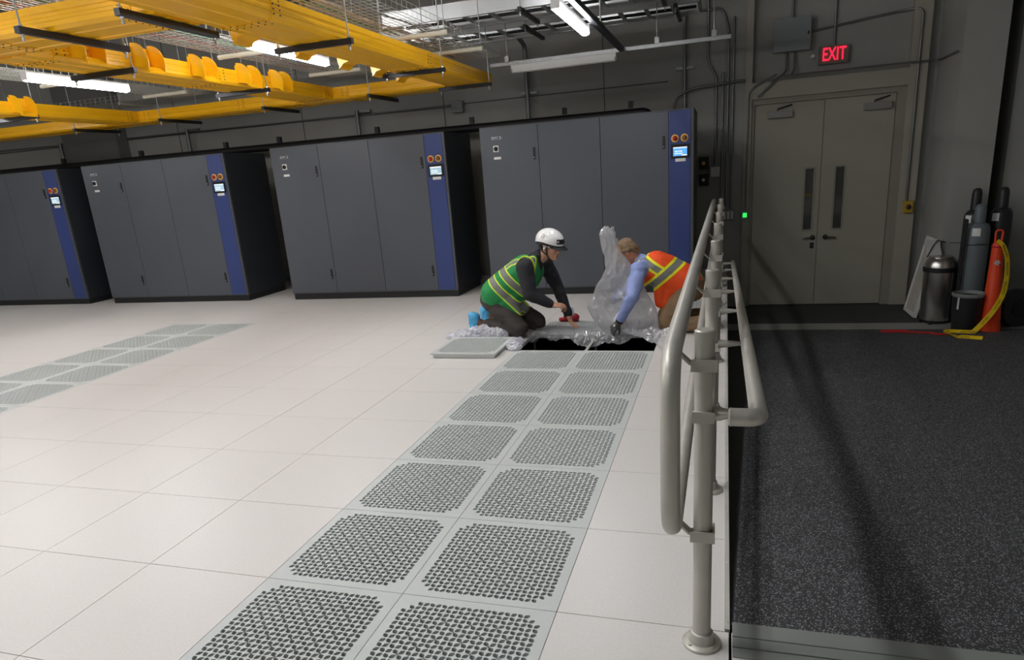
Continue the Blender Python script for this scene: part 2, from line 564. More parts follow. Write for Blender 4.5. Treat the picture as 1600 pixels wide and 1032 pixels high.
def door(name, x0, x1, vis, lever_x, ldir, plate, cx0, cx1):
    bm = new()
    a, b = vis
    z0, z1 = 0.49, 1.29
    y0, y1 = 7.735, 7.778
    box(bm, x0, a, y0, y1, -0.55, 2.147); box(bm, b, x1, y0, y1, -0.55, 2.147)
    box(bm, a, b, y0, y1, -0.55, z0); box(bm, a, b, y0, y1, z1, 2.147)
    d = struct(name, bm, M['cream'])
    bm = new(); t = 0.022
    box(bm, a - t, a, y0 - 0.008, y0, z0 - t, z1 + t); box(bm, b, b + t, y0 - 0.008, y0, z0 - t, z1 + t)
    box(bm, a, b, y0 - 0.008, y0, z0 - t, z0); box(bm, a, b, y0 - 0.008, y0, z1, z1 + t)
    obj('vision_frame', bm, mat('vision_frame_grey', (150, 150, 140), 0.5), d)
    bm = new(); box(bm, a, b, y0 + 0.014, y0 + 0.02, z0, z1); gl = obj('pane', bm, M['glass'], d)
    bm = new(); box(bm, a + 0.004, b - 0.004, y0 + 0.021, y0 + 0.024, z0, z0 + (0.32 if plate else 0.797))
    obj('paper_blind', bm, mat('paper_behind_glass', (132, 134, 126), 0.7), d)
    if plate:
        bm = new(); box(bm, a + 0.004, b - 0.01, y0 + 0.0215, y0 + 0.0235, z0 + 0.44, z0 + 0.475)
        obj('yellow_tag', bm, M['caution'], d)
    bm = new()
    lathe(bm, [(0.033, 0), (0.033, 0.012), (0.02, 0.02), (0.012, 0.03), (0.012, 0.055)], (lever_x, y0, 0.38), (0, -1, 0), 20)
    tube(bm, [(lever_x, y0 - 0.05, 0.38), (lever_x + ldir * 0.06, y0 - 0.052, 0.378), (lever_x + ldir * 0.13, y0 - 0.045, 0.372)], [0.013, 0.011, 0.008], 10)
    obj('lever_handle', bm, mat('dark_chrome', (120, 118, 114), 0.25, 0.9), d, True, 40)
    if plate:
        bm = new(); box(bm, lever_x - 0.03, lever_x + 0.02, y0 - 0.006, y0, 0.23, 0.31); obj('lock_plate', bm, M['strut'], d)
    bm = new(); box(bm, cx0, cx1, y0 - 0.06, y0, 1.965, 2.05, 0.004); c = obj('door_closer', bm, mat('closer_grey', (150, 150, 146), 0.4, 0.3), d)
    bm = new(); tube(bm, [(cx0 + 0.12, y0 - 0.05, 2.05), (cx0 + 0.12, y0 - 0.05, 2.075), (cx0 + 0.3, y0 - 0.012, 2.12)], 0.009, 8)
    obj('closer_arm', bm, M['strut'], c)
    return d


door('door_1', 2.13, 2.985, (2.80, 2.90), 2.93, -1, True, 2.29, 2.60)
door('door_2', 2.991, 3.82, (3.175, 3.275), 3.09, 1, False, 3.45, 3.77)


# ================================================================== PERFORATED FLOOR TILES
def perforated_mesh():
    bm = new()
    h = T / 2 - 0.0012
    bor = 0.035
    N = 22
    s = (2 * h - 2 * bor) / N
    top, bot = 0.0, -0.02
    vd = {}

    def V(x, y, z):
        k = (round(x, 5), round(y, 5), round(z, 5))
        if k not in vd:
            vd[k] = bm.verts.new((x, y, z))
        return vd[k]

    def F(*vs):
        u = []
        for v in vs:
            if v not in u:
                u.append(v)
        if len(u) >= 3:
            try:
                bm.faces.new(u)
            except ValueError:
                pass
    cut = s * 0.21
    for a in range(N):
        for b in range(N):
            cx = -h + bor + (a + 0.5) * s
            cy = -h + bor + (b + 0.5) * s
            da = min(a, N - 1 - a); db = min(b, N - 1 - b)
            solid = da + db < 2
            ring = []
            tri = []
            for (sx, sy) in ((1, 1), (-1, 1), (-1, -1), (1, -1)):
                ca = a + (1 if sx > 0 else 0); cb = b + (1 if sy > 0 else 0)
                X = cx + sx * s / 2; Y = cy + sy * s / 2
                hole = (ca % 2 == 0 and cb % 2 == 0) and (ca + cb) % 4 != 0 and 2 < ca < N - 2 and 2 < cb < N - 2
                p1 = (X - sx * cut, Y); p2 = (X, Y - sy * cut)
                pts = [p1, p2] if sx * sy < 0 else [p2, p1]
                ring += pts
                if not hole or solid:
                    tri.append((pts[0], (X, Y), pts[1]))
                else:
                    # wall of the small diamond hole
                    F(V(*pts[0], top), V(*pts[1], top), V(*pts[1], bot), V(*pts[0], bot))
            for t in tri:
                F(V(*t[0], top), V(*t[1], top), V(*t[2], top))
            ringv = [V(x, y, top) for x, y in ring]
            if solid:
                F(*ringv)
                continue
            th = PI / 4 if (a + b) % 2 == 0 else -PI / 4
            A, B = s * 0.53, s * 0.375
            inner = []
            for (x, y) in ring:
                an = math.atan2(y - cy, x - cx) - th
                rr = A * B / math.sqrt((B * math.cos(an)) ** 2 + (A * math.sin(an)) ** 2)
                inner.append((cx + rr * math.cos(an + th), cy + rr * math.sin(an + th)))
            it = [V(x, y, top) for x, y in inner]
            ib = [V(x, y, bot) for x, y in inner]
            for k in range(8):
                k2 = (k + 1) % 8
                F(ringv[k], ringv[k2], it[k2], it[k])
                F(it[k], it[k2], ib[k2], ib[k])
    # border frame, rim and underside ribs
    m = h - bor
    for (x0, x1, y0, y1) in ((-h, h, -h, -m), (-h, h, m, h), (-h, -m, -m, m), (m, h, -m, m)):
        F(bm.verts.new((x0, y0, 0)), bm.verts.new((x1, y0, 0)), bm.verts.new((x1, y1, 0)), bm.verts.new((x0, y1, 0)))
    k = 0.018
    for (sx, sy, ex, ey) in ((-1, -1, 1, -1), (1, -1, 1, 1), (1, 1, -1, 1), (-1, 1, -1, -1)):
        a = bm.verts.new((sx * h, sy * h, 0)); b = bm.verts.new((ex * h, ey * h, 0))
        c = bm.verts.new((ex * h, ey * h, -0.012)); d = bm.verts.new((sx * h, sy * h, -0.012))
        bm.faces.new((a, b, c, d))
        q = h - k
        e = bm.verts.new((sx * q, sy * q, -0.014)); f = bm.verts.new((ex * q, ey * q, -0.014))
        bm.faces.new((d, c, f, e))
        g_ = bm.verts.new((sx * q, sy * q, -0.042)); i_ = bm.verts.new((ex * q, ey * q, -0.042))
        bm.faces.new((e, f, i_, g_))
    n0 = len(bm.faces)
    box(bm, -h + 0.02, h - 0.02, -h + 0.02, h - 0.02, -0.036, -0.033)
    bm.faces.ensure_lookup_table()
    for f in bm.faces[n0:]:
        f.material_index = 1
    me = bpy.data.meshes.new('perforated_floor_tile')
    bm.to_mesh(me); bm.free()
    me.materials.append(M['alu_tile'])
    me.materials.append(M['black'])
    return me


PM = perforated_mesh()
ORD = ['', 'second', 'third', 'fourth', 'fifth', 'sixth', 'seventh', 'eighth', 'ninth']


def perf(i, j, label, group):
    o = bpy.data.objects.new('perforated_floor_tile', PM)
    COL.objects.link(o)
    o.location = ((i + 0.5) * T, (j + 0.5) * T, 0)
    return tag(o, label, 'floor tile', group)


for i, side in ((0, 'left'), (1, 'right')):
    for n, j in enumerate(range(4, -4, -1)):
        lab = ('perforated grey floor tile in %s column of the central strip, %s' %
               (side, 'touching the open hole' if n == 0 else ORD[n] + ' from the open hole towards the camera'))
        perf(i, j, lab, 'perforated tiles of the central strip')
perf(0, 6, 'perforated floor tile behind the hole, under the outstretched hand of the worker in green', 'perforated tiles behind the hole')
perf(1, 6, 'perforated floor tile behind the hole, under the plastic bag held by worker in orange', 'perforated tiles behind the hole')
for i, side in ((-8, 'far left'), (-7, 'near right')):
    for n, j in enumerate(range(6, -3, -1)):
        lab = ('perforated grey tile of the left floor strip, %s column, %s' %
               (side, 'end tile nearest the cooling cabinets' if n == 0 else ORD[n] + ' tile from the cabinet end'))
        perf(i, j, lab, 'perforated tiles of the left floor strip')
# the lifted tiles lying on the floor
o = bpy.data.objects.new('perforated_floor_tile', PM); COL.objects.link(o)
o.location = (-0.405, 3.06, 0.045); o.rotation_euler = (0, 0, 0.01)
tag(o, 'lifted perforated floor tile lying on the white floor left of the hole, plastic behind it', 'floor tile')
o = bpy.data.objects.new('perforated_floor_tile', PM); COL.objects.link(o)
o.location = (1.44, 4.75, 0.045); o.rotation_euler = (0, 0, 0.03)
tag(o, 'lifted perforated floor tile lying behind the kneeling worker in orange, near the railing', 'floor tile')

# stringer and pedestals in the hole
bm = new(); box(bm, T - 0.012, T + 0.012, 5 * T + 0.002, 6 * T - 0.002, -0.045, -0.034)
solo('floor_stringer', bm, M['trim'], 'thin pale metal stringer crossing the middle of the open floor hole', 'stringer', (T, 5.5 * T, -0.04))
for x, y, w in ((0.0, 6 * T + 0.02, 'far left corner of the open floor hole'), (T, 6 * T + 0.02, 'middle of the far edge of the open floor hole'),
                (2 * T, 6 * T + 0.02, 'far right corner of the open floor hole')):
    t = thing('floor_pedestal', 'slim metal floor pedestal under the ' + w, 'pedestal', (x, y, -0.56), 'pedestals in the open floor hole')
    bm = new(); box(bm, x - 0.05, x + 0.05, y - 0.05, y + 0.05, -0.56, -0.555); obj('base_plate', bm, M['galv'], t)
    bm = new(); tube(bm, [(x, y, -0.555), (x, y, -0.07)], 0.012, 10); obj('stem', bm, M['galv'], t, True, 40)
    bm = new(); box(bm, x - 0.04, x + 0.04, y - 0.04, y + 0.04, -0.07, -0.05); obj('head', bm, M['galv'], t)


# ================================================================== GUARD RAIL
PX = 1.725
RX = 1.64
HX = 1.876
TR = 0.0275
post_y = [-0.68, 0.46, 1.60, 2.75, 3.90, 5.0, 6.1]
rail = thing('guardrail', 'grey aluminium pipe guardrail with handrail along the ramp edge', 'railing', (PX, -0.68, 0))


def hz(y):
    return 0.76 - 0.0775 * y


for k, y in enumerate(post_y):
    bm = new(); tube(bm, [(PX, y, 0.03), (PX, y, 1.048)], 0.0285, 20); p = obj('post', bm, M['rail'], rail, True, 40)
    bm = new(); lathe(bm, [(0.0295, 1.046), (0.0295, 1.054), (0.024, 1.058)], (PX, y, 0), seg=20); obj('post_cap', bm, M['rail'], p, True, 30)
    bm = new(); lathe(bm, [(0.062, 0.0), (0.062, 0.007), (0.057, 0.011), (0.042, 0.013), (0.038, 0.03), (0.036, 0.045), (0.0335, 0.047)], (PX, y, 0.001), seg=28)
    for q in range(4):
        an = PI / 4 + q * PI / 2
        lathe(bm, [(0.006, 0.01), (0.006, 0.015)], (PX + 0.05 * math.cos(an), y + 0.05 * math.sin(an), 0.001), seg=8)
    obj('base_flange', bm, M['rail'], p, True, 40)
    # flat strap clamps to the two pipes of the guard loop
    for zr in (1.02, 0.47):
        zc = zr - 0.062
        bm = new()
        pa = [(PX + 0.036, zc), (PX - 0.036, zc), (RX + 0.040, zc), (RX + 0.012, zr - 0.026)]
        hw = 0.018
        # vertical band around the post
        box(bm, PX - 0.037, PX + 0.037, y - 0.036, y - 0.031, zc - hw, zc + hw)
        box(bm, PX + 0.0285, PX + 0.036, y - 0.034, y + 0.034, zc - hw, zc + hw)
        ribbon(bm, [(PX - 0.028, y, zc), (RX + 0.045, y, zc), (RX + 0.008, y, zr - TR + 0.002)], 0.036, 0.007, (0, 0, 1))
        obj('rail_bracket', bm, M['rail'], rail)
    # tapered stand-off to the handrail
    zh = hz(y)
    bm = new()
    if k == 0:
        tube(bm, [(PX + 0.026, y, zh - 0.01), (PX + 0.045, y, zh - 0.01), (PX + 0.075, y - 0.02, zh)], [0.022, 0.020, 0.012], 14)
    else:
        tube(bm, [(PX + 0.026, y, zh), (PX + 0.05, y, zh), (HX - 0.02, y, zh)], [0.020, 0.018, 0.0085], 14)
    obj('handrail_standoff', bm, M['rail'], rail, True, 40)
    bm = new(); box(bm, PX - 0.032, PX + 0.03, y - 0.034, y - 0.02, zh - 0.03, zh + 0.005); obj('saddle_clamp', bm, M['rail'], rail)
bm = new()
tube(bm, fillet([(RX, 6.3, 1.02), (RX, -0.86, 1.02), (RX, -0.86, 0.47), (RX, 6.3, 0.47)], 0.15, 10), TR, 20)
obj('guard_loop', bm, M['rail'], rail, True, 40)
bm = new()
tube(bm, fillet([(PX + 0.075, -0.745, hz(-0.75)), (HX, -0.745, hz(-0.75)), (HX, 6.3, hz(6.3))], 0.09, 10), 0.026, 20)
obj('handrail', bm, M['rail'], rail, True, 40)
bm = new(); lathe(bm, [(0.027, -0.004), (0.027, 0.0), (0.022, 0.004)], (PX + 0.072, -0.745, hz(-0.75)), (-1, 0, 0), 18)
obj('end_cap', bm, M['rail'], rail, True, 40)

# ================================================================== COOLING CABINETS
UY, UH, UW, UD = 5.82, 2.075, 2.55, 0.95


def cabinet(x0):
    t = thing('cooling_cabinet', '', 'cooling cabinet', (x0, UY, 0), 'charcoal cooling cabinets along the back wall')
    bm = new(); box(bm, x0, x0 + UW, UY + 0.03, UY + UD, 0.085, UH); obj('body', bm, M['crac_side'], t)
    bm = new(); box(bm, x0 + 0.01, x0 + UW - 0.01, UY + 0.02, UY + UD - 0.02, 0, 0.085); obj('plinth', bm, M['black'], t)
    for za, zb in ((0.085, 0.098), (UH - 0.013, UH)):
        bm = new(); box(bm, x0, x0 + UW, UY + 0.006, UY + 0.03, za, zb); obj('front_rail', bm, M['crac_edge'], t)
    edges = [(0.0, 0.735), (0.738, 1.485), (1.488, 2.27)]
    for k, (a, b) in enumerate(edges):
        bm = new(); box(bm, x0 + a + 0.001, x0 + b - 0.001, UY, UY + 0.03, 0.099, UH - 0.014, 0.003)
        d = obj('door', bm, M['crac'], t)
        if k != 1:
            hx = x0 + b - 0.055
            for zc in (1.73, 0.355):
                bm = new(); box(bm, hx - 0.013, hx + 0.013, UY - 0.012, UY + 0.001, zc - 0.07, zc + 0.07, 0.004)
                hd = obj('handle', bm, M['black'], d)
                bm = new(); lathe(bm, [(0.006, 0), (0.006, 0.004)], (hx, UY - 0.012, zc - 0.045), (0, -1, 0), 10)
                obj('lock', bm, M['galv'], hd)
        if k == 0:
            bm = new(); box(bm, x0 + 0.15, x0 + 0.275, UY - 0.003, UY + 0.001, 1.925, 1.96)
            pl = obj('nameplate', bm, mat('grey_badge', (150, 152, 154), 0.4), d)
            bm = new(); box(bm, x0 + 0.178, x0 + 0.25, UY - 0.0045, UY - 0.002, 1.931, 1.956); obj('badge_panel', bm, M['black'], pl)
            bm = new()
            for q in (0.185, 0.202, 0.222):
                box(bm, x0 + q, x0 + q + 0.011, UY - 0.006, UY - 0.004, 1.94, 1.952)
            obj('badge_lettering', bm, M['label'], pl)
            bm = new(); box(bm, x0 + 0.165, x0 + 0.235, UY - 0.008, UY + 0.001, 1.78, 1.855, 0.003); sw = obj('switch_plate', bm, M['label'], d)
            bm = new(); lathe(bm, [(0.026, 0.008), (0.026, 0.018), (0.02, 0.024)], (x0 + 0.2, UY, 1.817), (0, -1, 0), 20)
            box(bm, x0 + 0.194, x0 + 0.206, UY - 0.04, UY - 0.02, 1.795, 1.84)
            obj('rotary_knob', bm, M['black'], sw)
            bm = new(); box(bm, x0 + 0.165, x0 + 0.255, UY - 0.002, UY + 0.001, 1.693, 1.722); obj('label_strip', bm, M['label'], d)
    bm = new(); box(bm, x0 + 2.272, x0 + 2.515, UY, UY + 0.03, 0.099, UH - 0.014, 0.003); bl = obj('control_panel', bm, M['blue'], t)
    bm = new(); box(bm, x0 + 2.517, x0 + UW, UY, UY + 0.03, 0.085, UH, 0.003); obj('corner_post', bm, M['crac_edge'], t)
    for hx, bmn, mm in ((2.342, 'emergency_stop', 'redbtn'), (2.447, 'key_button', 'brownbtn')):
        bm = new(); lathe(bm, [(0.043, 0.0), (0.043, 0.005), (0.030, 0.007)], (x0 + hx, UY, 1.765), (0, -1, 0), 28); rg = obj(bmn, bm, M['amber'], bl, True, 30)
        bm = new(); lathe(bm, [(0.027, 0.006), (0.027, 0.02), (0.02, 0.03), (0.008, 0.033)], (x0 + hx, UY, 1.765), (0, -1, 0), 20); obj('button', bm, M[mm], rg, True, 50)
    bm = new(); box(bm, x0 + 2.295, x0 + 2.505, UY - 0.006, UY + 0.001, 1.545, 1.70, 0.003); sc = obj('screen_bezel', bm, M['black_gloss'], bl)
    bm = new(); box(bm, x0 + 2.322, x0 + 2.476, UY - 0.009, UY - 0.005, 1.572, 1.668); s2 = obj('screen', bm, M['scr_blue'], sc)
    bm = new()
    for zz in (1.592, 1.616):
        box(bm, x0 + 2.340, x0 + 2.378, UY - 0.0105, UY - 0.008, zz, zz + 0.012); box(bm, x0 + 2.384, x0 + 2.424, UY - 0.0105, UY - 0.008, zz, zz + 0.012)
    box(bm, x0 + 2.322, x0 + 2.476, UY - 0.0105, UY - 0.008, 1.655, 1.668); box(bm, x0 + 2.415, x0 + 2.476, UY - 0.0105, UY - 0.008, 1.572, 1.584)
    obj('screen_readout', bm, M['scr_text'], sc)
    bm = new(); box(bm, x0 + 2.345, x0 + 2.46, UY - 0.002, UY + 0.001, 1.51, 1.545); obj('label_strip', bm, M['label'], bl)
    return t


c4 = cabinet(-1.13)
c4['label'] = 'charcoal cooling cabinet with blue strip and bright blue screen behind the two workers'
pale = None
for x0, lab in ((-4.15, 'charcoal cooling cabinet second from right, clear white floor in front of it'),
                (-7.46, 'charcoal cooling cabinet third from right, blue strip under a yellow tray'),
                (-10.50, 'charcoal cooling cabinet at the left edge, only its right part in view')):
    c = copy_tree(c4)
    c.location.x = x0
    c['label'] = lab
    for ch in c.children_recursive:
        if ch.name.startswith('screen') and 'bezel' not in ch.name and 'readout' not in ch.name:
            if pale is None:
                pale = ch.data.copy(); pale.materials[0] = M['scr_pale']
            ch.data = pale

# black insulated header running behind the cabinets, with strut clips
t = thing('insulated_header', 'long black insulated header pipe running above and behind the cooling cabinets', 'pipe', (-4.0, 7.15, 2.2))
bm = new(); tube(bm, fillet([(-13.5, 7.2, 2.19), (0.80, 7.2, 2.17), (0.80, 7.2, 1.2)], 0.12, 8), 0.055, 16); obj('pipe', bm, M['black'], t, True, 40)
for x in (-9.3, -7.6, -5.9, -4.9, -3.2, -1.7, -0.35, 0.55):
    bm = new(); box(bm, x - 0.03, x + 0.03, 7.17, 7.23, 2.235, 2.32); obj('clip', bm, M['strut'], t)


# ================================================================== CONDUITS AND BOXES ON THE WALLS
def conduit(name, pts, r, label, cat='conduit', rb=0.1, clips=(), m='conduit', group=None):
    bm = new(); tube(bm, fillet(pts, rb, 6), r, 12)
    c = Vector(pts[0])
    if not clips:
        return solo(name, bm, M[m], label, cat, c, group, True)
    t = thing(name, label, cat, c, group)
    obj('pipe', bm, M[m], t, True, 40)
    for (x, y, z) in clips:
        b2 = new(); box(b2, x - 0.12, x + 0.12, y - 0.02, y + 0.03, z - 0.018, z + 0.018); obj('strut_clip', b2, M['conduit'], t)
    return t


YW = 7.7
conduit('pipe', [(-0.97, YW - 0.5, 3.3), (-0.97, YW - 0.09, 3.22), (-0.97, YW - 0.09, 2.1)], 0.032, 'vertical steel pipe on the back wall behind the unlit strip light', 'pipe', clips=[(-0.95, YW - 0.05, 2.6)])
conduit('pipe', [(-3.72, YW - 0.09, 2.62), (-3.72, YW - 0.09, 2.05)], 0.03, 'vertical pipe dropping behind the second cabinet from right below the far yellow tray', 'pipe', clips=[(-3.62, YW - 0.05, 2.6)])
conduit('pipe', [(-6.95, YW - 0.09, 2.62), (-6.95, YW - 0.09, 2.05)], 0.03, 'vertical pipe dropping behind the third cabinet from right below the far yellow tray', 'pipe', clips=[(-6.85, YW - 0.05, 2.6)])
conduit('pipe', [(-9.75, YW - 0.09, 2.62), (-9.75, YW - 0.09, 2.05)], 0.03, 'vertical pipe beside the dark wall pier at the far left', 'pipe', clips=[(-9.7, YW - 0.05, 2.6)])
conduit('pipe', [(1.22, YW - 0.05, 3.6), (1.22, YW - 0.05, 2.0)], 0.024, 'vertical pipe on back wall above the right end of the nearest cabinet', 'pipe', clips=[(1.22, YW - 0.03, 2.7)])
conduit('conduit', [(1.30, YW - 0.03, 3.38), (1.70, YW - 0.03, 3.36), (1.78, YW - 0.03, 3.1), (1.78, YW - 0.03, 0.85)], 0.016, 'bent conduit coming from the cable ladder and dropping by the corner', rb=0.08)
conduit('conduit', [(1.52, YW - 0.03, 3.6), (1.52, YW - 0.03, 2.75), (1.63, YW - 0.03, 2.55), (1.63, YW - 0.03, 1.42)], 0.016, 'kinked conduit dropping to the square white wall box', rb=0.05)
conduit('conduit', [(1.845, YW - 0.03, 3.25), (1.845, YW - 0.03, 0.80)], 0.014, 'rightmost thin vertical conduit on the grey wall left of the doors')
conduit('conduit', [(1.715, YW - 0.03, 2.6), (1.715, YW - 0.03, 0.80)], 0.014, 'thin vertical conduit between the kinked and the bent conduits')
conduit('conduit', [(1.07, YW - 0.08, 1.9), (1.07, YW - 0.08, 2.33), (1.3, YW - 0.08, 2.43), (1.99, YW - 0.08, 2.47)], 0.016, 'curved conduit rising behind the nearest cabinet and running to the doors', rb=0.12)
conduit('conduit', [(-11.5, YW - 0.03, 2.6), (-2.15, YW - 0.03, 2.545)], 0.012, 'long thin horizontal conduit on the back wall above the cabinets', rb=0.02)
bm = new(); box(bm, -2.16, -1.98, YW - 0.08, YW, 2.44, 2.60, 0.005); solo('junction_box', bm, M['greybox'], 'small grey junction box on the back wall at the end of a thin conduit', 'junction box', (-2.07, YW, 2.52))
t = thing('wall_station', 'dark signal horn and pull station on wall right of nearest cabinet', 'alarm device', (1.48, YW, 1.3))
for z, mm in ((1.46, 'amber'), (1.24, 'label')):
    bm = new(); box(bm, 1.42, 1.55, YW - 0.08, YW, z - 0.08, z + 0.08, 0.01); q = obj('housing', bm, M['black'], t)
    bm = new(); lathe(bm, [(0.025, 0), (0.02, 0.012)], (1.475, YW - 0.08, z), (0, -1, 0), 14); obj('signal_lens', bm, M[mm], q)
bm = new(); box(bm, 1.565, 1.69, YW - 0.05, YW, 1.27, 1.40, 0.006); solo('wall_box', bm, M['label'], 'square pale wall box under the kinked conduit', 'wall box', (1.63, YW, 1.33))
t = thing('switch_panel', 'row of grey switches in a wall plate behind the far railing posts', 'switch panel', (1.8, YW, 0.74))
bm = new(); box(bm, 1.68, 1.90, YW - 0.05, YW, 0.66, 0.82, 0.004); obj('plate', bm, M['greybox'], t)
for x in (1.715, 1.765, 1.815, 1.865):
    bm = new(); box(bm, x - 0.015, x + 0.015, YW - 0.06, YW - 0.05, 0.69, 0.79); obj('switch', bm, M['label'], t)
YT = 7.66
t = thing('door_release_button', 'grey wall box with a glowing green button left of the double doors', 'button', (2.04, YT, 0.74))
bm = new(); box(bm, 1.985, 2.075, YT - 0.05, YT, 0.67, 0.80, 0.004); obj('housing', bm, M['greybox'], t)
bm = new(); box(bm, 2.008, 2.058, YT - 0.058, YT - 0.05, 0.705, 0.762, 0.003); obj('green_button', bm, M['green_led'], t)
conduit('conduit', [(2.04, YT - 0.02, 0.80), (2.04, YT - 0.02, 2.30), (2.12, YT - 0.02, 2.38), (2.38, YT - 0.02, 2.5)], 0.011, 'thin conduit rising from the green button along the door surround', rb=0.06)
t = thing('door_button_box', 'yellow box with dark round button on the right door surround', 'button', (4.04, YT, 0.74))
bm = new(); box(bm, 3.99, 4.10, YT - 0.06, YT, 0.66, 0.81, 0.005); obj('housing', bm, mat('dull_yellow', (190, 160, 50), 0.5), t)
bm = new(); lathe(bm, [(0.03, 0), (0.03, 0.02), (0.02, 0.028)], (4.045, YT - 0.06, 0.735), (0, -1, 0), 18); obj('button', bm, mat('dark_maroon', (80, 30, 50), 0.4), t, True, 40)
conduit('conduit', [(2.76, 7.75, 2.97), (3.8, 7.75, 3.08), (4.02, 7.64, 3.08), (4.02, 7.64, 0.81)], 0.014, 'shiny conduit looping from grey box over and down the right door surround', rb=0.1)
conduit('conduit', [(2.45, 7.61, 2.47), (3.9, 7.61, 2.47), (4.238, 7.60, 2.47), (4.238, 6.9, 2.47)], 0.011, 'thin horizontal conduit running just above the door header', rb=0.05)
t = thing('junction_box', 'large grey junction box on the wall above the left door', 'junction box', (2.55, 7.78, 2.9))
bm = new(); box(bm, 2.33, 2.765, 7.64, 7.78, 2.76, 3.14, 0.006); obj('box', bm, M['greybox'], t)
bm = new(); box(bm, 2.325, 2.77, 7.632, 7.642, 2.755, 3.145, 0.004); q = obj('cover', bm, M['greybox'], t)
bm = new(); box(bm, 2.73, 2.75, 7.622, 7.634, 2.93, 2.97); obj('latch', bm, M['black'], q)
conduit('conduit', [(2.555, 7.74, CEIL), (2.555, 7.74, 3.14)], 0.014, 'vertical conduit entering the top of the large grey junction box')
conduit('conduit', [(2.50, 7.74, 2.76), (2.50, 7.70, 2.52), (2.40, 7.64, 2.45), (2.16, 7.63, 2.24)], 0.013, 'left of two conduits leaving the bottom of the grey junction box', rb=0.08)
conduit('conduit', [(2.60, 7.74, 2.76), (2.60, 7.70, 2.53), (2.55, 7.66, 2.47)], 0.013, 'right of two conduits leaving the bottom of the grey junction box', rb=0.08)
conduit('conduit', [(3.06, 7.75, CEIL), (3.06, 7.75, 2.76)], 0.014, 'vertical conduit hanging down to the exit sign')
# exit sign
t = thing('exit_sign', 'lit red EXIT sign on the wall above the double doors', 'sign', (3.06, 7.78, 2.67))
bm = new(); box(bm, 2.885, 3.235, 7.70, 7.78, 2.56, 2.775, 0.006); obj('housing', bm, mat('exit_housing', (120, 112, 104), 0.5), t)
bm = text_bm('EXIT', 0.22, 0.004)
bmesh.ops.scale(bm, vec=(0.62, 1, 1), verts=bm.verts)
bmesh.ops.transform(bm, matrix=Matrix.Translation((3.06, 7.694, 2.668)) @ Matrix.Rotation(PI / 2, 4, 'X'), verts=bm.verts)
o = obj('exit_lettering', bm, M['exit'], t)
bm = new(); lathe(bm, [(0.0, 0), (0.03, 0.002), (0.03, 0.02), (0.02, 0.035)], (2.82, 7.78, 2.68), (0, -1, 0), 16)
solo('wall_sensor', bm, M['label'], 'small round white sensor on the wall left of the exit sign', 'sensor', (2.82, 7.78, 2.68), None, True)

# ================================================================== STRIP LIGHTS
def strip_light(label, c, axis, lit=True, L=1.22):
    x, y, z = c
    t = thing('strip_light', label, 'light fixture', (x, y, z), 'strip lights')
    h = L / 2

    def bx(bm, w0, w1, z0, z1, a=-h, b=h, bev=0):
        if axis == 'y':
            box(bm, x + w0, x + w1, y + a, y + b, z + z0, z + z1, bev)
        else:
            box(bm, x + a, x + b, y + w0, y + w1, z + z0, z + z1, bev)
    bm = new(); bx(bm, -0.030, 0.030, 0.020, 0.062); ch = obj('channel', bm, M['white'], t)
    for e0 in (-h - 0.004, h):
        bm = new(); bx(bm, -0.037, 0.037, -0.015, 0.062, e0, e0 + 0.004); obj('end_plate', bm, M['white'], ch)
    bm = new()
    n = 10
    poly = [(-0.036, 0.020)] + [(-0.036 * math.cos(PI * k / n), -0.004 - 0.022 * math.sin(PI * k / n)) for k in range(n + 1)] + [(0.036, 0.020)]
    if axis == 'y':
        prism(bm, poly, lambda u, v, s: (x + u, y + s, z + v), -h + 0.01, h - 0.01)
    else:
        prism(bm, poly, lambda u, v, s: (x + s, y + u, z + v), -h + 0.01, h - 0.01)
    obj('lens', bm, M['lamp'] if lit else M['lens_off'], t, True, 40)
    return t


LZ = 2.70
strip_light('lit strip light hanging behind the wide yellow tray in the middle of the ceiling', (-2.08, 3.43, LZ), 'y')
strip_light('lit strip light at the far left below the wire baskets', (-4.57, 3.40, LZ), 'y')
strip_light('bright strip light angled on a strut near top centre, right of the yellow trays', (0.515, 3.63, LZ), 'y')
strip_light('unlit white strip light running crosswise under the cable ladders', (-0.10, 6.06, LZ - 0.0), 'x', False, 1.26)
for x, y, w in ((0.515, -0.35, 'nearest the railing'), (-2.08, -0.35, 'second from the railing'), (-4.57, -0.35, 'third from the railing'), (-7.06, -0.35, 'fourth from the railing')):
    strip_light('lit strip light on the camera side of the nearest yellow tray, ' + w, (x, y, LZ), 'y')
strip_light('lit strip light beyond the left edge of the view', (-7.06, 3.4, LZ), 'y')
strip_light('added unseen strip light far beyond the left edge, brightening the floor there', (-9.6, 3.4, LZ), 'y')  # extra lamp out of view, added to brighten the far left floor
for x, cw in ((-0.52, 'right'), (-3.35, 'middle'), (-5.9, 'left')):
    for y, rw in ((2.5, 'nearest row to the cabinets'), (-0.8, 'second row from the cabinets'), (-4.2, 'third row from the cabinets')):
        strip_light('lit ceiling strip light high above the trays, %s column, %s' % (cw, rw), (x, y, CEIL - 0.07), 'y')

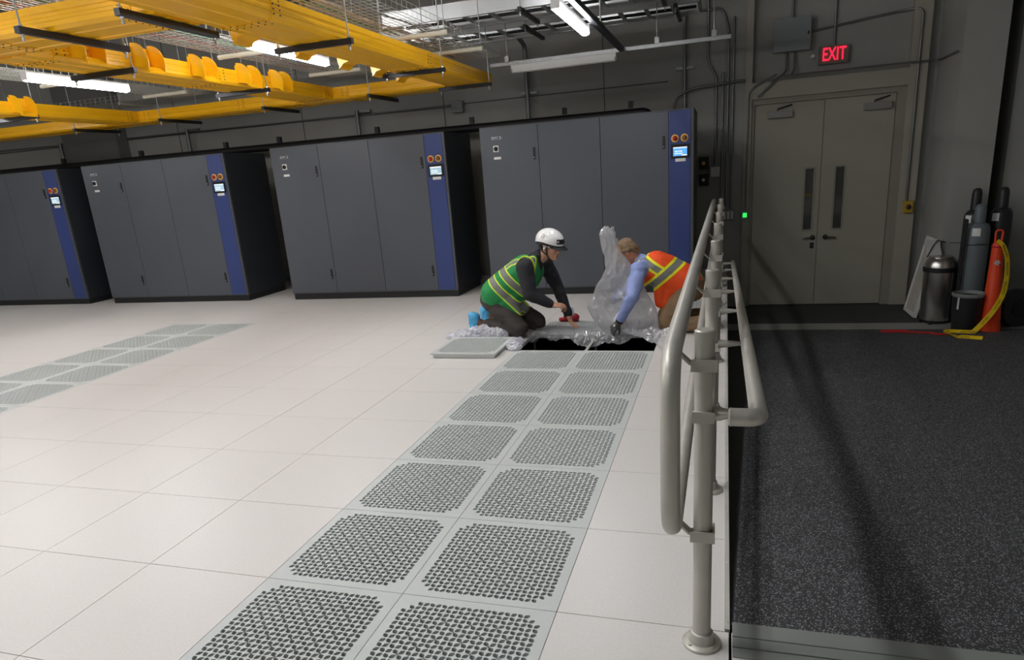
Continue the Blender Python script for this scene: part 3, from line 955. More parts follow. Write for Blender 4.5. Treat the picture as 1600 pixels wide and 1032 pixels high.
# struts that carry the strip lights at right
t = thing('strut_channel', 'long grey strut channel carrying the unlit crosswise strip light', 'strut', (0.3, 6.06, 2.79))
bm = new(); box(bm, -1.0, 1.80, 6.04, 6.08, 2.765, 2.806); obj('channel', bm, M['galv'], t)
for x in (-0.78, 1.0, 1.62):
    bm = new(); box(bm, x - 0.025, x + 0.025, 6.03, 6.09, 2.80, 2.87); q = obj('hanger_bracket', bm, M['galv'], t)
    bm = new(); tube(bm, [(x, 6.06, 2.87), (x, 6.06, CEIL)], 0.007, 8); obj('threaded_rod', bm, M['galv'], q)
t = thing('strut_channel', 'dark strut channel running towards camera above the bright angled strip light', 'strut', (0.6, 4.0, 2.79))
bm = new(); box(bm, 0.575, 0.625, 2.2, 6.03, 2.765, 2.815); obj('channel', bm, M['strut'], t)
for y in (2.6, 4.6):
    bm = new(); tube(bm, [(0.6, y, 2.815), (0.6, y, CEIL)], 0.007, 8); obj('threaded_rod', bm, M['galv'], t)
for x in (-2.08, -4.57):
    t = thing('lamp_hanger', 'pair of thin rods holding the strip light ' + ('in the middle of the ceiling' if x > -3 else 'at the far left'), 'hanger', (x, 3.4, 2.76), 'strip light hangers')
    for y in (2.95, 3.9):
        bm = new(); tube(bm, [(x, y, 2.762), (x, y, CEIL)], 0.004, 6); obj('threaded_rod', bm, M['galv'], t)

# ================================================================== YELLOW FIBRE TRAYS
TZ = 2.60
TW = 0.46
TH = 0.145


def tray_profile():
    h = TW / 2
    out = [(-h + 0.03, 0), (-0.14, 0), (-0.13, 0.006), (-0.07, 0.006), (-0.06, 0), (0.06, 0), (0.07, 0.006), (0.13, 0.006), (0.14, 0), (h - 0.03, 0),
           (h - 0.004, 0.022), (h - 0.004, 0.048), (h, 0.054), (h, 0.072), (h - 0.006, 0.078), (h - 0.006, 0.098), (h, 0.104), (h, TH), (h - 0.012, TH)]
    inn = [(h - 0.014, 0.03), (h - 0.035, 0.012), (-h + 0.035, 0.012), (-h + 0.014, 0.03)]
    left = [(-u, v) for u, v in out[10:]][::-1]
    return out + inn + left


def fitting(bm, p, d, w=0.19):
    """drop-out chute on a tray side: p on the wall at tray bottom, d outward unit (x,y)"""
    d = Vector((d[0], d[1], 0)); s = Vector((-d.y, d.x, 0)); p = Vector(p)
    prof = []
    for k in range(9):
        a = PI / 2 * k / 8
        prof.append((0.02 + 0.14 * math.sin(a), 0.06 + 0.155 * math.cos(a)))
    prof += [(0.15, 0.0), (0.13, -0.02), (0.10, 0.01), (0.05, 0.022), (0.0, 0.025), (0.0, 0.215)]
    for sg in (-1, 1):
        a = sg * w / 2
        fn = lambda u, v, t_, a=a: tuple(p + d * u + s * (a + t_) + Vector((0, 0, v)))
        prism(bm, prof, fn, -0.004, 0.004)
    floor_ = [(0.0, 0.028), (0.05, 0.026), (0.10, 0.014), (0.13, -0.016), (0.15, -0.03), (0.155, -0.024), (0.135, -0.005), (0.105, 0.024), (0.05, 0.036), (0.0, 0.038)]
    fn = lambda u, v, t_: tuple(p + d * u + s * t_ + Vector((0, 0, v)))
    prism(bm, floor_, fn, -w / 2, w / 2)
    back = [(0.0, 0.1), (0.006, 0.1), (0.006, 0.19), (0.0, 0.19)]
    prism(bm, back, fn, -w / 2 - 0.03, w / 2 + 0.03)


def tray(name, label, axis, a, b, c, joints=(), fits=()):
    mid = ((a + b) / 2, c, TZ) if axis == 'x' else (c, (a + b) / 2, TZ)
    t = thing(name, label, 'fibre tray', mid, 'yellow fibre trays')
    P = tray_profile()
    fn = (lambda u, v, s: (s, c + u, TZ + v)) if axis == 'x' else (lambda u, v, s: (c + u, s, TZ + v))
    bm = new(); prism(bm, P, fn, a, b); obj('channel', bm, M['yellow'], t)
    for q in joints:
        bm = new()
        sc = 1.03
        prism(bm, [(u * sc, v - 0.004 if v < 0.02 else v * 1.0) for u, v in P], fn, q - 0.05, q + 0.05)
        j = obj('joint_collar', bm, M['yellow'], t)
        bm = new()
        for sg in (-1, 1):
            for dz in (0.035, 0.065, 0.095, 0.12):
                for dq in (-0.035, 0.035):
                    base = fn(sg * TW / 2 * sc, dz, q + dq)
                    ax = (0, sg, 0) if axis == 'x' else (sg, 0, 0)
                    lathe(bm, [(0.005, -0.002), (0.005, 0.004)], base, ax, 6)
        for k in range(7):
            for dq in (-0.035, 0.035):
                lathe(bm, [(0.005, -0.002), (0.005, 0.004)], fn(-0.17 + k * 0.056, -0.004, q + dq), (0, 0, -1), 6)
        obj('joint_bolts', bm, M['black'], j)
    for (q, sg) in fits:
        bm = new()
        if axis == 'y':
            fitting(bm, (c + sg * TW / 2, q, TZ), (sg, 0))
        else:
            fitting(bm, (q, c + sg * TW / 2, TZ), (0, sg))
        obj('drop_out_fitting', bm, M['yellow'], t)
    return t


NY, FY = 1.39, 6.16
tray('fibre_tray', 'wide yellow tray running crosswise at top left, nearest to the camera', 'x', -9.0, -1.56, NY, joints=(-3.75, -2.95, -1.75))
tray('fibre_tray', 'long yellow tray running crosswise above the cooling cabinets', 'x', -13.0, -1.58, FY, joints=(-6.15, -6.95, -4.55, -2.95, -3.75))
tray('fibre_tray', 'yellow tray running away from the camera at top centre, its ribbed underside visible', 'y', 0.4, 6.42, -1.33, joints=(1.78, 4.35), fits=[(y, -1) for y in (2.2, 3.0, 3.72, 4.38, 4.94)])
tray('fibre_tray', 'yellow tray running away from camera with row of rounded outlets on its right side', 'y', 1.63, 5.92, -3.35, joints=(1.9, 3.75, 5.75), fits=[(y, 1) for y in (2.09, 2.72, 3.42, 4.11, 4.68)])
tray('fibre_tray', 'yellow tray running away from camera at the left edge, beyond the far left strip light', 'y', 1.63, 5.92, -6.52, joints=(5.75,), fits=[(4.1, 1), (3.2, 1)])


def trapeze(axis, at, c, label, half=0.345):
    """bar under a tray; axis = direction of the bar"""
    z = TZ - 0.022
    loc = (c, at, z) if axis == 'x' else (at, c, z)
    t = thing('trapeze_hanger', label, 'hanger', loc, 'black trapeze hangers under the yellow trays')
    bm = new()
    if axis == 'x':
        box(bm, c - half, c + half, at - 0.02, at + 0.02, z - 0.02, z + 0.02)
    else:
        box(bm, at - 0.02, at + 0.02, c - half, c + half, z - 0.02, z + 0.02)
    obj('strut_bar', bm, M['strut'], t)
    for sg in (-1, 1):
        x, y = (c + sg * (half - 0.03), at) if axis == 'x' else (at, c + sg * (half - 0.03))
        bm = new(); tube(bm, [(x, y, z - 0.06), (x, y, CEIL)], 0.006, 8); r = obj('threaded_rod', bm, M['galv'], t, True, 40)
        for rr, za, zb, sg_ in ((0.013, -0.034, -0.022, 6), (0.013, 0.021, 0.033, 6), (0.009, -0.062, -0.042, 8)):
            bm = new(); lathe(bm, [(rr, za), (rr, zb)], (x, y, z), seg=sg_); obj('nut', bm, M['galv'], r)
    return t


for y, w in ((2.58, 'nearest the camera'), (4.48, 'in the middle'), (6.0, 'at the far end')):
    trapeze('x', y, -1.33, 'black trapeze hanger under the top centre yellow tray, ' + w)
for y, w in ((2.5, 'nearer the camera'), (4.36, 'farther from the camera')):
    trapeze('x', y, -3.345, 'black trapeze hanger under the yellow tray with rounded outlets, ' + w)
trapeze('x', 4.2, -6.5, 'black trapeze hanger under the yellow tray at left edge')
for x, w in ((-2.40, 'left'), (-1.62, 'right')):
    trapeze('y', x, NY, 'black trapeze hanger under the nearest crosswise yellow tray, %s of its two' % w, 0.43)
for x, w in ((-2.54, 'rightmost of its row'), (-4.1, 'second from the right'), (-5.8, 'third from the right'), (-7.35, 'fourth from the right')):
    trapeze('y', x, FY + 0.02, 'black trapeze hanger under the yellow tray above the cabinets, ' + w, 0.42)


# ================================================================== WIRE BASKETS
def basket(label, axis, a, b, c, z=2.86, w=0.6, sup=()):
    mid = ((a + b) / 2, c, z) if axis == 'x' else (c, (a + b) / 2, z)
    t = thing('wire_basket_tray', label, 'wire basket', mid, 'wire basket cable trays')
    fn = (lambda u, v, s: Vector((s, c + u, z + v))) if axis == 'x' else (lambda u, v, s: Vector((c + u, s, z + v)))
    h = w / 2
    hh = 0.10
    bm = new()
    r = 0.0026
    us = [-h + k * w / 12 for k in range(13)]
    for u in us:
        tube(bm, [fn(u, 0, a), fn(u, 0, b)], r, 4)
    for sg in (-1, 1):
        for v in (0.05, hh):
            tube(bm, [fn(sg * h, v, a), fn(sg * h, v, b)], r, 4)
    n = int((b - a) / 0.1)
    for k in range(n + 1):
        s = a + (b - a) * k / n
        tube(bm, [fn(-h, hh, s), fn(-h, 0, s), fn(h, 0, s), fn(h, hh, s)], r, 4)
    obj('wire_mesh', bm, M['wire'], t)
    for s in sup:
        bm = new(); tube(bm, [fn(-h - 0.05, -0.025, s), fn(h + 0.05, -0.025, s)], 0.022, 10); q = obj('support_bar', bm, M['pvc'], t, True, 40)
        bm = new()
        for sg in (-1, 1):
            tube(bm, [fn(sg * (h + 0.03), -0.05, s), fn(sg * (h + 0.03), CEIL - z - 0.003, s)], 0.005, 6)
        obj('threaded_rod', bm, M['galv'], q)
    return t


basket('wire basket tray at top centre, right of the yellow tray that runs away from camera', 'y', 0.2, 5.9, -1.12, sup=(1.9, 4.05, 5.1))
basket('wire basket tray between the two yellow trays that run away from camera', 'y', 0.2, 5.9, -2.76, sup=(1.9, 3.75, 5.4))
basket('wire basket tray at upper left, left of the tray with rounded outlets', 'y', 0.2, 5.9, -5.3, sup=(1.9, 3.9, 5.4))
basket('wire basket tray running crosswise high above the cooling cabinets at left', 'x', -12.0, -3.0, 6.9, z=3.0, sup=(-9.5, -7.2, -4.9))
# a few data cables lying in the baskets
for c_, zz, nm, rgb in ((-2.9, 2.872, 'red', (150, 60, 56)), (-2.70, 2.872, 'green', (70, 130, 90)), (-2.58, 2.872, 'white', (190, 188, 180)), (-1.3, 2.872, 'green', (70, 130, 90)), (-1.2, 2.872, 'white', (190, 188, 180)), (-1.0, 2.872, 'grey', (130, 130, 130))):
    bm = new()
    pts = [(c_ + 0.03 * math.sin(k * 1.7 + c_ * 5), 0.3 + k * 0.3, zz) for k in range(19)]
    tube(bm, fillet(pts, 0.1, 2), 0.008, 6)
    where = 'basket between the two yellow trays' if c_ < -2 else 'basket right of the top centre tray'
    solo('data_cable', bm, mat('cable_' + nm, rgb, 0.5), 'thin %s data cable lying in the wire %s' % (nm, where), 'cable', (c_, 3, zz), 'data cables in the wire baskets', True)


# ================================================================== CABLE LADDERS
def ladder(label, x0, x1, y0, y1, z, hangers):
    t = thing('cable_ladder', label, 'cable ladder', ((x0 + x1) / 2, (y0 + y1) / 2, z), 'aluminium cable ladders')
    for y in (y0, y1):
        bm = new(); box(bm, x0, x1, y - 0.004, y + 0.004, z, z + 0.15); box(bm, x0, x1, y - 0.02, y + 0.02, z - 0.002, z + 0.003); box(bm, x0, x1, y - 0.02, y + 0.02, z + 0.147, z + 0.152)
        obj('side_rail', bm, M['ladder'], t)
    n = int((x1 - x0) / 0.3)
    for k in range(n + 1):
        x = x0 + 0.05 + k * 0.3
        if x > x1:
            break
        bm = new(); box(bm, x - 0.02, x + 0.02, y0, y1, z + 0.012, z + 0.037); obj('rung', bm, M['galv'], t)
    for x in hangers:
        bm = new(); box(bm, x - 0.02, x + 0.02, y0 - 0.12, y1 + 0.12, z - 0.045, z - 0.004); q = obj('support_strut', bm, M['strut'], t)
        bm = new()
        for y in (y0 - 0.08, y1 + 0.08):
            tube(bm, [(x, y, z - 0.09), (x, y, CEIL)], 0.007, 8)
        obj('threaded_rod', bm, M['galv'], q)
    bm = new()
    for yy, rr in ((y0 + 0.12, 0.016), (y0 + 0.2, 0.02), (y1 - 0.15, 0.018)):
        tube(bm, [(x0 + 0.1, yy, z + 0.04 + rr), ((x0 + x1) / 2, yy + 0.03, z + 0.04 + rr), (x1 - 0.05, yy, z + 0.04 + rr)], rr, 8)
    obj('power_cables', bm, M['black'], t, True)
    return t


ladder('bright aluminium cable ladder at the top, nearer to the camera of the two', -2.0, 1.7, 5.28, 5.86, 3.2, (-0.35, 1.1))
ladder('aluminium cable ladder closer to the back wall, ending by the conduits', -3.4, 1.45, 6.2, 6.9, 3.2, (-0.55, 1.2))
# ================================================================== BAKED SMOOTH BODIES
def cap(p1, r1, p2, r2):
    return ('cap', Vector(p1), r1, Vector(p2), r2)


def ell(c, r, rot=None):
    return ('ell', Vector(c), Vector(r), rot)


def prim_mesh(bm, pr):
    if pr[0] == 'cap':
        _, a, ra, b, rb = pr
        d = (b - a); L = d.length
        t = d.normalized() if L > 1e-6 else Vector((0, 0, 1))
        pts, rs = [], []
        for k in range(5, 0, -1):
            an = PI / 2 * k / 5.5
            pts.append(a - t * ra * math.sin(an)); rs.append(ra * math.cos(an))
        pts += [a, b]; rs += [ra, rb]
        for k in range(1, 6):
            an = PI / 2 * k / 5.5
            pts.append(b + t * rb * math.sin(an)); rs.append(rb * math.cos(an))
        tube(bm, pts, rs, 18)
    else:
        _, c, r, rot = pr
        mx = Matrix.Translation(c) @ (rot.to_matrix().to_4x4() if rot else Matrix.Identity(4)) @ Matrix.Diagonal((r.x, r.y, r.z, 1))
        bmesh.ops.create_uvsphere(bm, u_segments=20, v_segments=14, radius=1, matrix=mx)


def body(name, prims, m, parent, voxel=0.010, smooth=8, wrinkle=0.0, wscale=14.0, seed=0, sfac=0.5, cutter=None, crumple=False):
    """union of tapered limbs and ellipsoids fused into one continuous smooth surface"""
    bm = new()
    for pr in prims:
        prim_mesh(bm, pr)
    bmesh.ops.recalc_face_normals(bm, faces=bm.faces)
    me = bpy.data.meshes.new('raw'); bm.to_mesh(me); bm.free()
    o = bpy.data.objects.new('raw', me); COL.objects.link(o)
    md = o.modifiers.new('fuse', 'REMESH'); md.mode = 'VOXEL'; md.voxel_size = voxel
    ms = o.modifiers.new('ease', 'SMOOTH'); ms.factor = sfac; ms.iterations = smooth
    dg = bpy.context.evaluated_depsgraph_get(); dg.update()
    out = bpy.data.meshes.new_from_object(o.evaluated_get(dg))
    bpy.data.objects.remove(o); bpy.data.meshes.remove(me)
    bm = new(); bm.from_mesh(out); bpy.data.meshes.remove(out)
    if wrinkle:
        bm.normal_update()
        mv = []
        for v in bm.verts:
            p = v.co * wscale + Vector((seed * 3.1, seed * 1.7, seed))
            n1 = noise.noise(p); n2 = noise.noise(Vector((p.x * 0.5, p.y * 0.5, p.z * 2.2)))
            if crumple:
                k = (0.5 - abs(n1)) + 0.55 * (0.5 - abs(noise.noise(p * 2.3))) + 0.3 * (0.5 - abs(noise.noise(p * 4.6))) - 0.45
                mv.append(v.normal * (wrinkle * k))
                continue
            mv.append(v.normal * (wrinkle * (n1 + 0.8 * (0.5 - abs(n2)))))
        for v, d in zip(bm.verts, mv):
            v.co += d
    if cutter:
        cutter(bm)
    return obj(name, bm, m, parent, True)


def frame3(c, yaw, pitch, roll=0.0):
    """local x = facing, y = left, z = up"""
    return Matrix.Translation(Vector(c)) @ Matrix.Rotation(yaw, 4, 'Z') @ Matrix.Rotation(pitch, 4, 'Y') @ Matrix.Rotation(roll, 4, 'X')


def tf(mx, prims):
    out = []
    for p in prims:
        if p[0] == 'cap':
            out.append(('cap', mx @ p[1], p[2], mx @ p[3], p[4]))
        else:
            q = mx.to_quaternion()
            if p[3]:
                q = q @ p[3].to_quaternion()
            out.append(('ell', mx @ p[1], p[2], q.to_euler()))
    return out


def head_prims(s=1.0):
    """head about 0.235 tall centred on the eye line, x forward"""
    P = [ell((-0.012, 0, 0.035), (0.098, 0.076, 0.088)),           # cranium
         ell((0.012, 0, -0.03), (0.080, 0.066, 0.085)),            # face
         cap((0.0, 0.045, -0.055), 0.028, (0.062, 0.012, -0.098), 0.022),    # jaw
         cap((0.0, -0.045, -0.055), 0.028, (0.062, -0.012, -0.098), 0.022),
         ell((0.074, 0, -0.098), (0.022, 0.026, 0.020)),           # chin
         cap((0.086, 0, 0.006), 0.009, (0.108, 0, -0.036), 0.013), # nose
         cap((0.098, 0.011, -0.040), 0.008, (0.098, -0.011, -0.040), 0.008),
         cap((0.080, 0.030, 0.018), 0.011, (0.088, 0.008, 0.014), 0.009),    # brow
         cap((0.080, -0.030, 0.018), 0.011, (0.088, -0.008, 0.014), 0.009),
         ell((0.070, 0.036, -0.028), (0.018, 0.02, 0.018)), ell((0.070, -0.036, -0.028), (0.018, 0.02, 0.018)),
         cap((0.086, 0.014, -0.066), 0.009, (0.086, -0.014, -0.066), 0.009),
         cap((0.083, 0.012, -0.078), 0.009, (0.083, -0.012, -0.078), 0.009)]
    for sg in (-1, 1):
        P.append(ell((-0.012, sg * 0.074, -0.012), (0.020, 0.010, 0.031), Euler((0, 0, sg * 0.35))))
    return P


def hand_prims(wrist, mx, curls, splay=0.14, s=1.0, thumb=(0.6, 0.2), right=True):
    """local frame: x towards the fingertips, y towards the thumb side, z out of the back of the hand"""
    sg = 1
    P = [cap((0.0, 0, 0), 0.026, (0.02, 0, 0), 0.027)]
    for y, l in ((0.026, 0.078), (0.009, 0.082), (-0.009, 0.078), (-0.025, 0.070)):
        P.append(cap((0.012, y * 0.75, 0), 0.0145, (l, y, 0.0), 0.0105))
    lens = [(0.030, 0.024, 0.020), (0.034, 0.027, 0.021), (0.031, 0.025, 0.020), (0.025, 0.019, 0.017)]
    for k, (y, l) in enumerate(((0.028, 0.080), (0.0095, 0.084), (-0.0095, 0.080), (-0.027, 0.072))):
        p = Vector((l, y, 0)); a = splay * (1.3 - k) * 0.8; cdir = 0.0
        for q, ln in enumerate(lens[k]):
            cdir += curls[k][q]
            d = Vector((math.cos(cdir) * math.cos(a), math.cos(cdir) * math.sin(a), -math.sin(cdir)))
            n = p + d * ln
            P.append(cap(p, 0.0092 - q * 0.0008, n, 0.0086 - q * 0.0010))
            p = n
    p = Vector((0.022, 0.026, -0.006)); an, dn = thumb
    for q, ln in enumerate((0.040, 0.030, 0.024)):
        d = Vector((math.cos(an), math.sin(an), -dn))
        n = p + d.normalized() * ln
        P.append(cap(p, 0.0125 - q * 0.0012, n, 0.0115 - q * 0.0014))
        p = n
        an -= 0.25
    return tf(mx, P)


def aim(c, xdir, zdir):
    x = Vector(xdir).normalized(); z = Vector(zdir); z = (z - x * z.dot(x)).normalized(); y = z.cross(x)
    return Matrix(((x.x, y.x, z.x, c[0]), (x.y, y.y, z.y, c[1]), (x.z, y.z, z.z, c[2]), (0, 0, 0, 1)))


# ================================================================== WORKER IN THE GREEN VEST
W1 = thing('person', 'person kneeling in green vest, black jacket and white helmet, reaching over the open hole', 'person', (-0.2, 3.66, 0))
pel = Vector((-0.33, 3.67, 0.37)); che = Vector((-0.05, 3.69, 0.62)); nk = Vector((0.085, 3.68, 0.74))
RS = Vector((0.005, 3.50, 0.685)); LS = Vector((0.10, 3.87, 0.665))
RE = Vector((0.05, 3.44, 0.435)); RW = Vector((0.245, 3.48, 0.325))
LE = Vector((0.20, 3.93, 0.42)); LW = Vector((0.315, 3.84, 0.165))
RK = Vector((-0.085, 3.50, 0.075)); LK = Vector((0.01, 3.83, 0.078))
RA = Vector((-0.50, 3.63, 0.095)); LA = Vector((-0.47, 3.90, 0.105))
H1 = frame3((0.215, 3.655, 0.845), -0.32, 0.22)
# skin: head and neck as the body, hands fused on through the sleeves
hr = aim(RW + Vector((0.01, 0, -0.004)), (0.95, 0.1, -0.06), (0.1, -0.3, 0.95))
hl = aim(LW + Vector((0.006, -0.004, -0.02)), (0.35, -0.30, -0.85), (0.75, -0.1, 0.45))
arm_skin = [cap(nk - Vector((0.01, 0, 0.03)), 0.058, nk + Vector((0.09, -0.005, 0.045)), 0.056),
            cap(nk, 0.05, che, 0.06), cap(che, 0.06, RS, 0.04), cap(che, 0.06, LS, 0.04),
            cap(RS, 0.04, RE, 0.036), cap(RE, 0.035, RW, 0.026), cap(LS, 0.04, LE, 0.036), cap(LE, 0.035, LW, 0.026),
            cap(RW, 0.026, hr.translation, 0.025), cap(LW, 0.026, hl.translation, 0.025),
            cap(che, 0.08, pel, 0.09), cap(pel, 0.08, RK + Vector((0, 0, 0.01)), 0.04), cap(pel, 0.08, LK, 0.04), cap(RK, 0.038, RA, 0.03), cap(LK, 0.038, LA, 0.03)]
body('body', arm_skin + tf(H1, head_prims())
     + hand_prims(None, hr, [(0.5, 0.5, 0.3), (0.65, 0.6, 0.4), (0.7, 0.7, 0.4), (0.8, 0.7, 0.4)], thumb=(0.35, 0.6))
     + hand_prims(None, hl, [(-0.75, 0.15, 0.2), (-0.70, 0.15, 0.2), (-0.6, 0.15, 0.2), (-0.5, 0.1, 0.2)], splay=0.2, thumb=(0.7, 0.1)),
     M['skin'], W1, voxel=0.0055, smooth=3)


def face(H, root, lipm):
    for sg in (-1, 1):
        bm = new(); bmesh.ops.create_uvsphere(bm, u_segments=10, v_segments=8, radius=0.009, matrix=H @ Matrix.Translation((0.079, sg * 0.031, 0.0)))
        obj('eye', bm, M['eye'], root, True)
    bm = new(); tube(bm, [H @ Vector((0.088, 0.024, -0.073)), H @ Vector((0.0955, 0.0, -0.072)), H @ Vector((0.088, -0.024, -0.073))], [0.002, 0.0045, 0.002], 8)
    obj('mouth', bm, lipm, root, True)


face(H1, W1, M['lip'])
bm = new()
for sg in (-1, 1):
    tube(bm, [H1 @ Vector((0.088, sg * 0.012, 0.022)), H1 @ Vector((0.078, sg * 0.045, 0.024))], 0.004, 6)
obj('eyebrows', bm, M['hair'], W1)
# hair at the back under the helmet
body('hair', tf(H1, [ell((-0.055, 0, 0.0), (0.056, 0.072, 0.062))]), M['hair'], W1, 0.008, 3)
# safety glasses
bm = new()
pts = [Vector((0.0, -0.083, 0.004)), Vector((0.07, -0.078, 0.004)), Vector((0.098, -0.05, 0.0)), Vector((0.112, 0, 0.0)), Vector((0.098, 0.05, 0.0)), Vector((0.07, 0.078, 0.004)), Vector((0.0, 0.083, 0.004))]
lo = []; hi = []
for p in fillet(pts, 0.03, 4)[2:-2]:
    if p.x > 0.06:
        lo.append(bm.verts.new(H1 @ (p + Vector((0, 0, -0.024))))); hi.append(bm.verts.new(H1 @ (p + Vector((0, 0, 0.020)))))
for k in range(len(lo) - 1):
    bm.faces.new((lo[k], lo[k + 1], hi[k + 1], hi[k]))
gl = obj('safety_glasses', bm, M['lensglass'], W1, True)
for sg in (-1, 1):
    bm = new(); tube(bm, [H1 @ Vector((-0.02, sg * 0.085, 0.006)), H1 @ Vector((0.072, sg * 0.080, 0.010))], 0.0035, 6); obj('temple_arm', bm, M['label'], gl)
for sg in (-1, 1):
    bm = new(); bmesh.ops.create_uvsphere(bm, u_segments=10, v_segments=8, radius=0.012, matrix=H1 @ Matrix.Translation((-0.006, sg * 0.085, -0.012))); obj('earbud', bm, M['helmet'], W1, True)

# helmet
HM = H1 @ Matrix.Translation((-0.008, 0, 0.052)) @ Matrix.Rotation(0.05, 4, 'Y')


def dome(bm, rx, ry, rzz, z0, n=28, m=12, drop=None):
    rings = []
    for a in range(m + 1):
        ph = PI / 2 * a / m
        ring = []
        if a == m:
            v = bm.verts.new(HM @ Vector((0, 0, rzz)))
            rings.append([v]); break
        for k in range(n):
            th = 2 * PI * k / n
            x, y = rx * math.cos(ph) * math.cos(th), ry * math.cos(ph) * math.sin(th)
            z = rzz * math.sin(ph)
            if a == 0:
                z = z0 + (drop(th) if drop else 0)
            ring.append(bm.verts.new(HM @ Vector((x, y, z))))
        rings.append(ring)
    for a in range(m):
        for k in range(n):
            k2 = (k + 1) % n
            if a == m - 1:
                bm.faces.new((rings[a][k], rings[a][k2], rings[m][0]))
            else:
                bm.faces.new((rings[a][k], rings[a][k2], rings[a + 1][k2], rings[a + 1][k]))
    return rings


bm = new(); dome(bm, 0.142, 0.115, 0.112, -0.018, drop=lambda th: -0.028 * max(0, -math.cos(th)) ** 2 + 0.012 * abs(math.sin(th)) ** 3)
he = obj('helmet', bm, M['helmet'], W1, True)
bm = new(); dome(bm, 0.132, 0.107, 0.098, -0.030, drop=lambda th: -0.022 * max(0, -math.cos(th))); obj('helmet_liner', bm, M['black'], he, True)
bm = new()
top = []; 
for k in range(13):
    an = -1.05 + 2.1 * k / 12
    ri = Vector((0.134 * math.cos(an), 0.110 * math.sin(an), -0.02)); ro = Vector((0.134 * math.cos(an) + 0.062 * max(0.0, math.cos(an * 1.45)), 0.112 * math.sin(an), -0.036))
    top.append([bm.verts.new(HM @ p) for p in (ri, ro, ro + Vector((0, 0, -0.006)), ri + Vector((0, 0, -0.008)))])
for k in range(12):
    for q in range(4):
        q2 = (q + 1) % 4
        bm.faces.new((top[k][q], top[k][q2], top[k + 1][q2], top[k + 1][q]))
obj('brim', bm, M['black'], he)
bm = new()
for k in range(8):
    a0 = -0.62 + 1.24 * k / 8; a1 = -0.62 + 1.24 * (k + 1) / 8
    vs = []
    for an in (a0, a1):
        for z in (0.004, 0.044):
            q = math.sqrt(max(0, 1 - (z / 0.112) ** 2))
            for rr in (1.0, 1.03):
                vs.append(bm.verts.new(HM @ Vector((0.142 * q * math.cos(an) * rr, 0.115 * q * math.sin(an) * rr, z))))
    a, b, c, d, e, f, g2, h2 = vs
    for fc in ((b, f, h2, d), (a, b, d, c), (e, g2, h2, f), (a, e, f, b), (c, d, h2, g2)):
        bm.faces.new(fc)
obj('front_badge', bm, M['black_gloss'], he)
bm = new()
for an, z in ((-0.52, 0.024),):
    q = math.sqrt(1 - (z / 0.112) ** 2)
    c = HM @ Vector((0.142 * q * math.cos(an) * 1.035, 0.115 * q * math.sin(an) * 1.035, z))
    nrm = (HM.to_3x3() @ Vector((math.cos(an) / 0.142, math.sin(an) / 0.115, 0.2))).normalized()
    lathe(bm, [(0.010, -0.001), (0.010, 0.001)], c, nrm, 14)
obj('badge_mark', bm, M['label'], he)
bm = new()                                              # embossed ring mark on the side of the shell
an = -1.75; z = 0.048; q = math.sqrt(1 - (z / 0.112) ** 2)
c = HM @ Vector((0.142 * q * math.cos(an), 0.115 * q * math.sin(an), z))
nrm = (HM.to_3x3() @ Vector((math.cos(an) * q / 0.142, math.sin(an) * q / 0.115, z / 0.112 ** 2))).normalized()
sx = nrm.cross(Vector((0, 0, 1))).normalized(); sy = nrm.cross(sx)
tube(bm, [c + nrm * 0.001 + (sx * math.cos(t) + sy * math.sin(t)) * 0.017 for t in [k * 0.3 for k in range(19)]], 0.0018, 6)
tube(bm, [c + nrm * 0.001 + sx * (-0.012), c + nrm * 0.0015 + sx * 0.014], 0.0018, 6)
obj('shell_mark', bm, mat('grey_print', (150, 152, 156), 0.5), he)
bm = new()
for sg in (-1, 1):
    ribbon(bm, [H1 @ Vector(p) for p in ((0.022, sg * 0.084, 0.04), (0.018, sg * 0.082, -0.02), (0.022, sg * 0.070, -0.07), (0.036, sg * 0.04, -0.108), (0.040, 0, -0.118))], 0.014, 0.004, H1.to_3x3() @ Vector((0, sg, 0.2)))
    ribbon(bm, [H1 @ Vector(p) for p in ((-0.075, sg * 0.07, 0.02), (-0.03, sg * 0.080, -0.045), (0.020, sg * 0.074, -0.066))], 0.012, 0.004, H1.to_3x3() @ Vector((0, sg, 0.1)))
obj('chin_strap', bm, M['black'], he)

# jacket
body('jacket', [cap(pel + Vector((0.0, -0.05, 0.05)), 0.11, che + Vector((0, -0.05, 0.0)), 0.115), cap(pel + Vector((0.0, 0.05, 0.05)), 0.11, che + Vector((0, 0.05, 0.0)), 0.115),
                cap(che, 0.11, nk - Vector((0.03, 0, 0.05)), 0.085), cap(nk - Vector((0.035, 0, 0.03)), 0.078, nk + Vector((0.02, 0, 0.015)), 0.066),
                cap(che + Vector((0, -0.05, 0.0)), 0.10, RS, 0.080), cap(che + Vector((0, 0.05, 0)), 0.10, LS, 0.080),
                cap(RS, 0.082, RE, 0.066), cap(RE, 0.066, RW - Vector((0.015, 0, -0.008)), 0.044),
                cap(LS, 0.078, LE, 0.062), cap(LE, 0.062, LW, 0.043)],
     M['jacket'], W1, 0.011, 5, 0.006, 16, 1)
# trousers
body('trousers', [ell(pel + Vector((-0.03, 0, -0.01)), (0.15, 0.18, 0.14)),
                  cap(pel + Vector((-0.02, -0.085, -0.03)), 0.105, RK + Vector((0.0, 0, 0.02)), 0.080), cap(pel + Vector((-0.02, 0.085, -0.03)), 0.105, LK + Vector((0, 0, 0.015)), 0.078),
                  cap(RK + Vector((-0.02, 0, 0)), 0.073, RA + Vector((0.05, 0, 0.005)), 0.066), cap(LK + Vector((-0.02, 0, 0)), 0.073, LA + Vector((0.05, 0, 0)), 0.064)],
     M['trouser'], W1, 0.011, 4, 0.009, 13, 2)
